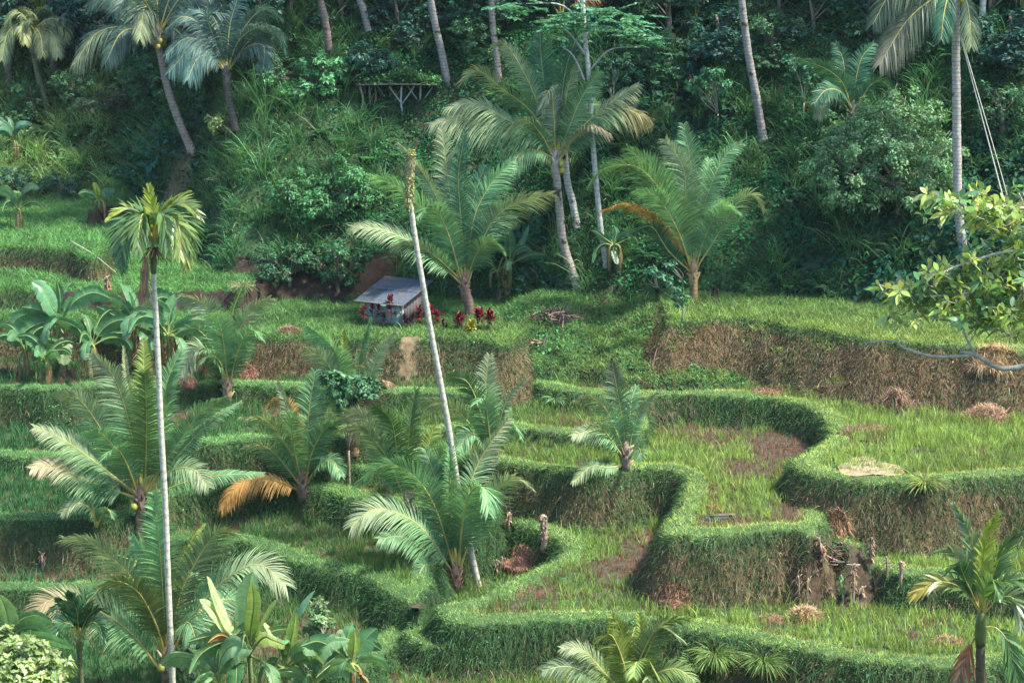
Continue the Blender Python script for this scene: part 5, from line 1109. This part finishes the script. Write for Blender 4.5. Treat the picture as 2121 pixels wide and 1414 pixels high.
# ------------------------------------------------------------------ red and dark cordylines
def cordyline(label, px, h_px, cols, n=26, L=.42, group='red leaved plants by the hut', yo=0, cat='red leaved plant', name='cordyline', stems=1, w=.09):
    rng = np.random.default_rng(int(px[0]*3+px[1])); b = hit(*px)+np.array([0, yo, 0]); root = thing(name, label, cat, b, group); c = at(h_px[0], h_px[1], b[1])
    mb = MB(); heads = [c+np.array([rng.normal(0, .16), rng.normal(0, .12), rng.uniform(-.25, .1)])*(k > 0) for k in range(stems)]
    for h in heads: tube(mb, spline([b-UP*.1, (b+h)/2+rng.normal(0, .03, 3), h], 6), np.linspace(.025, .015, 6), 5, (.20, .15, .12))
    mb.build('stem', M['bark'], root); mb = MB()
    for h in heads:
        hh = max(.3, (h[2]-b[2])*.55); k = n; z = rng.uniform(0, 1, k)**.7; a = np.arange(k)*2.4+rng.normal(0, .2, k); el = .1+z*1.2
        d_ = np.stack([np.cos(a)*np.cos(el), np.sin(a)*np.cos(el), np.sin(el)], -1); p = h+UP*((z-1)*hh)[:, None]
        cc = np.array([cols[i] for i in rng.integers(0, len(cols), k)])*np.exp(rng.normal(0, .2, (k, 1)))
        blades(mb, p, d_, L*rng.uniform(.7, 1.1, k), w, norm(np.cross(d_, UP)+1e-3), -UP*.35+d_*0, cc, 4, [.35, .9, 1, .7])
    mb.build('leaves', M['red'], root); return root
RD = [(.22, .012, .03), (.13, .01, .022), (.07, .008, .018)]; PU = [(.035, .012, .03), (.05, .02, .04)]
cordyline('red leaved plant at the left corner of the hut front', (775, 676), (770, 634), RD, stems=3)
cordyline('tallest red leaved plant standing before the middle of the hut wall', (810, 678), (810, 618), RD, stems=2)
cordyline('red leaved plant behind the leaning trunk, left of the two others', (870, 672), (868, 640), RD, stems=2)
cordyline('red leaved plant just right of the leaning trunk beside the hut', (893, 674), (892, 640), RD, stems=3)
cordyline('smaller red leaved plant at the right end of the hut row', (905, 678), (903, 650), RD, stems=1)
cordyline('red leaved plant left of the short thick palm stem', (955, 682), (954, 655), RD, stems=3)
cordyline('red leaved plant right of the short thick palm stem', (990, 684), (990, 648), RD, stems=3)
cordyline('rightmost red leaved plant, with brightest tips, on a bare stem', (1010, 684), (1012, 645), RD, stems=3)
for x, lab in ((795, 'narrow dark purple plant left of the hut wall middle'), (838, 'narrow dark purple plant at the right corner of the hut'), (856, 'dark purple plant in front of the dark hut side wall'), (918, 'short dark purple plant at the end of the row beside the hut')):
    cordyline(lab, (x, 680), (x, 652 if x < 900 else 664), PU, n=40, L=.22, group='dark purple plants by the hut', cat='purple plant', stems=2, w=.06)
for x, lab in ((1478, 'left one of the pair of dark purple spires on the grassy ledge'), (1486, 'right one of the pair of dark purple spires on the grassy ledge')):
    cordyline(lab, (x, 632), (x, 596), PU, n=70, L=.16, group='dark purple spires on the ledge', cat='purple plant', w=.05)
cordyline('yellow leaved croton in front of the short thick palm', (976, 690), (975, 668), [(.45, .36, .03), (.25, .28, .04)], group=None, name='croton', cat='yellow plant', stems=3, L=.28)
cordyline('green dracaena with narrow leaves right of the tall pale trunk', (400, 1330), (402, 1212), [(.07, .17, .05), (.10, .2, .06)], group='green dracaenas behind the bottom banana plants', name='dracaena', cat='dracaena', stems=4, L=.55, n=40, w=.06)
cordyline('lower green dracaena beside the top banana leaves', (430, 1345), (425, 1258), [(.06, .15, .05), (.09, .2, .07)], group='green dracaenas behind the bottom banana plants', name='dracaena', cat='dracaena', stems=3, L=.5, n=40, w=.06)

# ------------------------------------------------------------------ straw heaps, stakes, stumps
def heap(label, px, w, h, col=(.30, .18, .12), n=1700, name='straw_heap', cat='straw heap', L=.34, dz=0):
    rng = np.random.default_rng(int(px[0]+px[1])); b = hit(*px); root_b = b; s = np.linalg.norm(b)/F; rx = w*s/2; hz_ = h*s*.8
    mb = MB(); a = rng.uniform(0, 6.28, n); rr = np.sqrt(rng.random(n)); x = b[0]+np.cos(a)*rr*rx; y = b[1]+np.sin(a)*rr*rx*.7
    z = np.clip(height(x, y), b[2]-.3, b[2]+.12)+hz_*(1-rr**2)*rng.uniform(.3, 1, n); d_ = norm(rng.normal(size=(n, 3))*np.array([1, 1, .28])+np.stack([np.cos(a), np.sin(a), -.5+0*a], -1)*.4)
    LL = L*rng.uniform(.4, 1.2, n); c = np.stack([x, y, z], -1)-d_*(LL*.4)[:, None]
    blades(mb, c, d_, LL, .022, norm(np.cross(d_, UP)+.01), -UP*.35+0*d_, jit(col, n, .35, rng), 2)
    th = np.linspace(0, 6.28, 15)[:-1]
    for k, f in enumerate((1, .75, .4)):
        pass
    V = [(b[0]+math.cos(t_)*rx*f, b[1]+math.sin(t_)*rx*.7*f, min(float(height(np.array([b[0]+math.cos(t_)*rx*f]), np.array([b[1]+math.sin(t_)*rx*.7*f]))[0]), b[2]+.08)-.06+hz_*.7*(1-f*f)) for f in (1, .75, .4) for t_ in th]+[(b[0], b[1], b[2]+hz_*.7)]
    m = 14; q = [(k*m+j, k*m+(j+1) % m, (k+1)*m+(j+1) % m, (k+1)*m+j) for k in range(2) for j in range(m)]; t_ = [(2*m+j, 2*m+(j+1) % m, 3*m) for j in range(m)]
    mb.add(V, q, t_, np.array(col)*.75); o = mb.build(name, M['dry']); return tag(o, label, cat)
heap('pinkish brown straw heap beside the dry stump, right of the big centre palm', (1085, 1152), 85, 24, (.42, .24, .17))
heap('tangled straw heap with loose stalks on the lower right paddy', (1668, 1282), 60, 34, (.38, .27, .17), L=.7)
heap('flat muddy straw patch left of the tangled heap on the lower right paddy', (1600, 1285), 65, 12, (.28, .18, .13))
heap('cone shaped straw heap leaning against the bank at the end of the round paddy', (1735, 1095), 50, 36, (.34, .22, .14), L=.7)
heap('straw heap at the foot of the brown bank near the right edge', (2045, 868), 90, 40, (.36, .24, .17), L=.8)
heap('drooping sheaf of dry grass on the bank left of the right edge heap', (1855, 850), 60, 60, (.24, .17, .12), L=1.1)
heap('small straw heap right of the palm with yellow stalks', (512, 778), 44, 26, (.36, .2, .16))
heap('dull straw heap left of the palm with yellow stalks', (388, 795), 40, 26, (.28, .18, .14))
heap('dry brush heap on the grass above the middle terraces', (600, 690), 60, 22, (.25, .17, .12))
heap('straw heap hidden behind the dracaena leaves', (390, 1275), 60, 50, (.34, .2, .14), L=.7)
heap('dry patch of straw at the foot of the right front bank near the glossy areca', (1965, 1330), 70, 14, (.3, .2, .14))
heap('brown brush at the foot of the round paddy bank', (1400, 1230), 60, 14, (.3, .18, .12))
heap('dry straw strewn on top of the brown right bank', (2060, 735), 90, 16, (.38, .28, .17), L=.9)
heap('dried weeds hanging on the lip of the brown bank above the round paddy', (1600, 815), 90, 10, (.26, .15, .11), L=.6)
def pond(label, px, w, h, c_=(.05, .035, .025), mt=None):
    b = hit(*px); s = np.linalg.norm(b)/F; rx = w*s/2; ry = rx*.9; th = np.linspace(0, 6.28, 25)[:-1]; r_ = 1+.18*np.sin(3*th+px[0])+.1*np.sin(5*th)
    z = max(float(height(np.array([b[0]+math.cos(t_)*rx]), np.array([b[1]+math.sin(t_)*ry]))[0]) for t_ in th)+.015
    mb = MB(); mb.add([(b[0]+math.cos(t_)*rx*q_, b[1]+math.sin(t_)*ry*q_, z) for t_, q_ in zip(th, r_)]+[(b[0], b[1], z)], None, [(j, (j+1) % 24, 24) for j in range(24)], c_)
    o = mb.build('muddy_water' if not mt else 'mud_flat', M[mt] if mt else WAT); return tag(o, None, None, None, 'structure')
WAT = mat_leaf('muddy_water', 0, .06, .8, var=.1)
pond('', (1475, 1072), 60, 16); pond('', (1523, 1012), 34, 8); pond('', (1790, 906), 90, 18); pond('', (1800, 975), 130, 10, (.24, .19, .13), 'soil'); pond('', (2010, 930), 90, 10); pond('', (865, 1276), 34, 14)
heap('ring of brown rotting stalks round the puddle in the round paddy', (1480, 1058), 70, 16, (.20, .11, .07), n=500, L=.35)
heap('brown rotting stalks in the upper right paddy puddle', (1800, 895), 110, 22, (.22, .14, .10), n=800, L=.4)
heap('small clump of rotting stalks further back in the round paddy', (1528, 1006), 36, 10, (.20, .11, .07), n=250, L=.3)
b = hit(1490, 1074); mb = MB()
for dx, dz_, l, c in ((0, .05, .5, (.10, .16, .24)), (.1, .13, .46, (.13, .10, .08))):
    V = [(b[0]+dx+sx*l, b[1]+sy*.09, b[2]+dz_+sz*.035+sx*.02) for sz in (-1, 1) for sy in (-1, 1) for sx in (-1, 1)]; mb.add(V, [(0, 2, 3, 1), (4, 5, 7, 6), (0, 1, 5, 4), (2, 6, 7, 3), (0, 4, 6, 2), (1, 3, 7, 5)], None, c)
tag(mb.build('plank', M['wood']), 'bluish plank lying in the puddle of the round paddy', 'plank')
def stake(label, px, top, r=.05, col=(.30, .24, .19), group='stakes on the bare earth bank', mat='wood', tuft=0, name='stake', cat='stake', leafc=None):
    rng = np.random.default_rng(int(px[0]*2+px[1])); b = hit(*px); root = thing(name, label, cat, b, group); t_ = at(top[0], top[1], b[1]-rng.uniform(-.05, .1))
    mb = MB(); S = spline([b-UP*.15, (b+t_)/2+rng.normal(0, .03, 3)*np.array([1, 1, 0]), t_], 8); tube(mb, S, r*np.linspace(1.1, .7, 8), 6, col, wob=.12)
    for i in range(2):
        k = rng.integers(3, 7); e = S[k]+np.array([rng.choice([-1, 1])*.12, rng.normal(0, .05), .16]); tube(mb, [S[k], (S[k]+e)/2+UP*.01, e], [r*.5, r*.4, r*.2], 5, col)
    mb.build('pole', M[mat], root)
    if tuft:
        mb = MB(); n = tuft; k = rng.integers(3, 8, n); o = rand_dirs(n, rng)*np.array([1, 1, .4]); leaves(mb, S[k], norm(o-UP*.8), norm(o+UP*.2), .25, .07, jit(leafc or (.28, .2, .14), n, .3, rng)); mb.build('dry_leaves', M['dry'], root)
    return root
for p in [('broken stake at the upper left of the bare earth patch', (1700,1165), (1697,1112), 20), ('stake with dry leaves clinging, left of the heap of roots', (1704,1172), (1700,1125), 40), ('tallest stake with a dry bundle at its top, right of the roots', (1800,1190), (1806,1112), 60), ('thin short stake at the right of the bare earth', (1838,1198), (1836,1152), 8), ('dark stout stake, rightmost on the bare earth bank', (1866,1205), (1866,1162), 10),
          ('pale stake at the lower left of the bare earth', (1654,1232), (1653,1192), 0), ('greenish stake beside the pale lower left one', (1676,1235), (1674,1198), 5), ('thin stake at the bottom middle of the bare earth', (1722,1248), (1721,1216), 10), ('stake with a few green leaves at its top', (1746,1252), (1742,1190), 24), ('crooked stake with a dry bundle in the middle of the bare earth', (1767,1252), (1770,1166), 40), ('short stump at the lower right of the bare earth', (1786,1240), (1786,1214), 14)]:
    stake(p[0], p[1], p[2], tuft=p[3], r=.06 if 'stout' in p[0] or 'stump' in p[0] else .04, leafc=(.10, .25, .08) if 'green leaves' in p[0] else None)
stake('thick dry stump wound with dead leaves at the edge beside the pinkish heap', (1126, 1140), (1124, 1066), r=.13, group=None, tuft=160, name='dead_stump', cat='stump')
stake('thin dry stump behind the fronds left of the thick one', (1056, 1098), (1055, 1060), r=.07, group=None, tuft=40, name='dead_stump', cat='stump')
stake('left one of the two short cut stems below the pinkish heap', (1030, 1190), (1028, 1158), r=.035, group='cut stems below the pinkish heap', tuft=12, name='cut_stem', cat='stem')
stake('right one of the two short cut stems below the pinkish heap', (1037, 1188), (1040, 1152), r=.035, group='cut stems below the pinkish heap', tuft=12, name='cut_stem', cat='stem')
stake('scarecrow like bundle of dead leaves on a post at the upper left terrace lip', (222, 612), (220, 572), r=.07, group=None, tuft=120, name='leaf_bundle_post', cat='post')
stake('dead brown sapling stump in the left lower paddy bank', (90, 1180), (88, 1145), r=.08, group=None, tuft=50, name='dead_stump', cat='stump')
def brushpile(label, px, w, n, col, L=1.0, h=.35, name='brush_pile', cat='brush pile'):
    rng = np.random.default_rng(int(px[0])); b = hit(*px); mb = MB(); s = np.linalg.norm(b)/F*w/2
    for i in range(n):
        p = b+np.array([rng.normal(0, s*.6), rng.normal(0, s*.4), rng.uniform(0, h)]); d_ = norm(rng.normal(size=3)*np.array([1, .8, .5])+np.array([.2, -.3, .1]))*L*rng.uniform(.4, 1)
        tube(mb, spline([p-d_/2, p+rng.normal(0, .04, 3), p+d_/2], 5), np.linspace(.035, .012, 5), 4, jit(col, 1, .4, rng)[0], cap=False)
    return tag(mb.build(name, M['bark']), label, cat)
brushpile('dark pile of cut branches on the green mound', (1148, 662), 70, 110, (.12, .09, .08))
brushpile('tangle of dry roots on the bare earth among the stakes', (1735, 1160), 90, 45, (.13, .095, .07), h=.35)
brushpile('few fallen brown poles on the grass below the cut branches', (1095, 712), 60, 10, (.16, .11, .08), h=.08)
# bamboo pole lying across the upper left field and the guy rope of the right palm
b1 = hit(150, 536)+UP*.8; b2 = hit(243, 586)+UP*.45; mb = MB(); tube(mb, spline([b1, (b1+b2)/2+UP*.12, b2], 10), np.linspace(.03, .015, 10), 5, (.35, .33, .24)); tag(mb.build('bamboo_pole', M['wood']), 'thin bamboo pole slanting over the upper left field beside the leaf bundle', 'pole')
Yr = hit(1999, 530)[1]; mb = MB(); r1 = at(1990, 78, Yr-.25); r2 = at(2070, 380, Yr-3.0); r3 = at(2105, 520, Yr-4.4); tube(mb, spline([r1, r2, r3, r3+(r3-r2)*.7], 20), .028, 5, (.42, .42, .36)); tube(mb, spline([r1+UP*.1, r2+np.array([.12, 0, .2]), r3+np.array([.2, 0, 0])], 20), .02, 5, (.36, .36, .3)); tag(mb.build('guy_rope', M['wood']), 'slack rope slanting down from the tall straight pale palm', 'rope')

def tuft(label, px, L=1.1, n=260, col=(.17, .27, .075), group='arching grass clumps on the banks'):
    rng = np.random.default_rng(int(px[0])); b = hit(*px); mb = MB(); a = rng.uniform(0, 6.28, n); o = np.stack([np.cos(a), np.sin(a), 0*a], -1)
    d_ = norm(UP*1.3+o*rng.uniform(.1, .7, (n, 1))+np.array([0, -.35, 0])); blades(mb, b+o*rng.uniform(0, .22, (n, 1))-UP*.05, d_, L*rng.uniform(.5, 1.15, n), .035, norm(np.cross(d_, UP)+rng.normal(0, .3, (n, 3))), o*.35-UP*rng.uniform(.4, .95, (n, 1)), jit(col, n, .25, rng), 4)
    return tag(mb.build('grass_clump', M['grass']), label, 'grass clump', group)
tuft('big arching grass clump hanging over the front bank near the bottom', (1480, 1375), 1.3, 420)
tuft('sparse arching grass clump on the front bank right of the bottom palm', (1440, 1385), 1.0, 200)
tuft('second big arching grass clump on the front bank, right of the first', (1580, 1380), 1.2, 380)
tuft('yellowish grass clump drooping over the upper right paddy bank', (1915, 1010), 1.1, 260, (.22, .28, .085))
tuft('pale grass clump on the lip below the steep grassy shoulder', (505, 600), 1.0, 220, (.24, .26, .13))
tuft('thin grass clump on the bank between the middle terraces', (1150, 830), .8, 220, (.12, .22, .08))
tuft('grass clump on the ledge left of the dark purple spires', (1560, 600), .9, 200, (.11, .24, .09))
tuft('coarse grass clump at the right edge of the upper brown bank', (2100, 700), 1.1, 260, (.2, .27, .1))
# ------------------------------------------------------------------ vine covered platform on poles
pf = hit(835, 268, 70); plat = thing('bamboo_platform', 'vine covered bamboo platform on forked poles on the hillside', 'platform', pf); Yp = pf[1]+.4
for i, (x, yb, x2, dy) in enumerate(((835,285,832,0),(808,262,808,.6),(751,260,745,-.2),(768,275,765,.3),(778,250,776,.5),(870,240,871,.4))):
    b = at(x, yb, Yp+dy); b = ground(b[0], b[1]); t_ = at(x2, 178, Yp+dy); mb = MB(); tube(mb, spline([b-UP*.2, (b+t_)/2+np.array([R.normal(0, .05), 0, 0]), t_], 8), .055, 6, (.32, .34, .34) if i in (0, 5) else (.25, .2, .15))
    if i in (0, 1, 5):
        f_ = t_-UP*.9
        for sg in (-1, 1): tube(mb, [f_, f_+np.array([sg*.3, 0, .4]), f_+np.array([sg*.62, 0, .88])], [.045, .04, .035], 5, (.3, .32, .32))
    mb.build('post', M['wood'], plat)
mb = MB()
for j in range(6):
    a = at(738, 176, Yp-.4+j*.35); c = at(905, 176, Yp-.4+j*.35); tube(mb, spline([a, (a+c)/2+UP*.03, c], 6), .04, 5, (.22, .2, .17))
for j in range(12): x = 745+j*14; a = at(x, 174, Yp-.5); tube(mb, [a, a+np.array([0, 1, 0.02]), a+np.array([0, 2.2, 0])], [.03]*3, 4, (.2, .18, .15))
mb.build('deck', M['wood'], plat); mb = MB(); n = 5200; u = R.random(n); cx = at(795, 170, Yp)[0]; x = at(738, 170, Yp)[0]+u*(at(912, 170, Yp)[0]-at(738, 170, Yp)[0]); y = Yp-.5+R.random(n)*2.3; z = at(800, 172, Yp)[2]+np.abs(R.normal(0, .16, n))+.45*np.exp(-((u-.55)/.25)**2)*R.random(n)-.25*(R.random(n) < .15)*R.random(n)
leaves(mb, np.stack([x, y, z], -1), norm(R.normal(size=(n, 3))-UP*.3), norm(UP+R.normal(0, .5, (n, 3))), .16, .1, jit((.055, .15, .05), n, .35)); mb.build('vine_cover', M['cover'], plat)

# ------------------------------------------------------------------ the near tree whose branch enters from the right
nb = ground(12.5, 28.0); near = thing('broadleaf_tree', 'near tree reaching in from the right with sunlit glossy yellow green leaves', 'tree', nb)
Yn = 26.0; mb = MB(); crown0 = at(2330, 760, Yn)
tube(mb, spline([nb-UP*.5, nb+UP*5, crown0, crown0+np.array([.5, .5, 3])], 24), np.linspace(.32, .12, 24), 10, (.16, .14, .11)); mb.build('trunk', M['bark'], near, smooth=True)
BR = [([(2330,790),(2210,745),(2121,758),(2070,762),(2020,735),(1990,728)], .035, 0), ([(2020,735),(1940,738),(1876,722),(1850,705),(1790,710)], .016, 0), ([(1876,722),(1866,702),(1858,692)], .008, 0), ([(2020,735),(1998,690),(1996,655)], .015, .1), ([(1996,660),(1950,662),(1900,640),(1870,625)], .012, .1),
      ([(2330,760),(2200,640),(2121,600),(2050,600),(1980,610),(1900,612),(1820,590)], .022, .2), ([(2330,740),(2200,540),(2100,520),(2000,545),(1940,570)], .022, .3), ([(2330,730),(2200,470),(2100,430),(2020,430),(1920,410)], .022, -.2), ([(2200,540),(2140,460),(2110,400)], .016, -.2), ([(2121,600),(2090,640),(2040,660),(1990,650)], .012, .2), ([(2100,430),(2080,470),(2040,500)], .012, 0), ([(1980,610),(1950,590),(1925,570)], .01, .1), ([(2050,600),(2040,560),(2000,540)], .01, .2), ([(1990,728),(2020,690),(2010,660)], .006, 0)]
mb = MB(); lb = MB(); g3 = np.random.default_rng(77)
for pts, r, dz in BR:
    S = spline([at(p[0], p[1], Yn-dz*i/len(pts)) for i, p in enumerate(pts)], 22); tube(mb, S, np.linspace(r*1.6, r*.7, 22), 6, (.36, .34, .28))
def twig(x, y, n=8, L=.24, dz=0, col=(.30, .37, .09)):
    c = at(x, y, Yn-dz+g3.normal(0, .25)); a = g3.uniform(0, 6.28); ax = norm(np.array([math.cos(a)*.8-.4, math.sin(a)*.5, .35])); s0 = c-ax*.25; tube(mb, [s0, c-ax*.1, c], [.008, .006, .004], 4, (.22, .22, .14))
    k = np.arange(n); th = k*2.4; s1 = norm(np.cross(ax, UP)); s2 = np.cross(s1, ax); el = .45+.5*(k/n); rad = np.cos(th)[:, None]*s1+np.sin(th)[:, None]*s2
    d_ = norm(rad*np.sin(1.25-el*.4)[:, None]+ax*np.cos(1.25-el*.4)[:, None]-UP*.12); p = c-ax*(.16*(1-k/n))[:, None]
    nr = norm(ax+g3.normal(0, .25, (n, 3))+UP*.5); cc = jit(col, n, .25, g3)
    LL = L*g3.uniform(.7, 1.1, n); m_ = MB()
    wd = norm(np.cross(d_, nr)); blades(lb, p+d_*.02, d_, LL, LL*.42, wd, -UP*.28+0*d_, cc, 5, [.15, .75, 1, .9, .5])
regions = [((1840,2121),(580,612),50),((1890,2121),(612,650),56),((1990,2140),(530,590),50),((1920,1990),(545,590),16),((1910,2000),(400,440),16),((2000,2130),(385,470),60),((2070,2140),(470,530),28),((1880,1910),(652,672),4),((2040,2130),(640,680),16),((2150,2300),(380,720),80),((1960,2060),(640,672),14),((2000,2070),(500,545),16)]
for (x0, x1), (y0, y1), n in regions:
    for _ in range(int(n*.8)):
        x = g3.uniform(x0, x1); y = g3.uniform(y0, y1); twig(x, y, n=g3.integers(6, 10), col=(.38, .46, .11) if g3.random() < .6 else (.14, .27, .10), L=.20)
for x, y in ((1818,590),(1835,600),(1850,612),(1865,598),(1880,590),(1835,655),(1852,665),(1842,645),(1925,548),(1945,540),(1935,560),(1915,400),(1930,410),(1990,655)): twig(x, y, 8, .2)
mb.build('branches', M['bark'], near); lb.build('leaves', M['gloss'], near)
bush_mesh(near, [(crown0+np.array([1.2, 0, 2.2]), 1.8), (crown0+np.array([2.5, 1, 1.2]), 1.6), (crown0+np.array([1.8, -1, .2]), 1.5)], 5000, .2, (.16, .25, .09), g3, 'gloss', name='crown')

# ------------------------------------------------------------------ the moist air over the valley
hz = MB(); hx0, hx1, hy0, hy1, hz0, hz1 = -560, 560, -360, 1000, float(Z.min())-1, float(max(Z.max(), 16))+2
V = [(x, y, z) for z in (hz0, hz1) for y in (hy0, hy1) for x in (hx0, hx1)]
hz.add(V, [(0, 2, 3, 1), (4, 5, 7, 6), (0, 1, 5, 4), (2, 6, 7, 3), (0, 4, 6, 2), (1, 3, 7, 5)], None, (1, 1, 1))
hm = bpy.data.materials.new('haze'); hm.use_nodes = True; hn = hm.node_tree; hn.nodes.clear()
ho = hn.nodes.new('ShaderNodeOutputMaterial'); hv = hn.nodes.new('ShaderNodeVolumePrincipled'); hv.inputs['Color'].default_value = (.75, .9, 1, 1); hv.inputs['Density'].default_value = HAZE
hn.links.new(hv.outputs[0], ho.inputs['Volume']); tag(hz.build('haze', hm), kind='stuff')
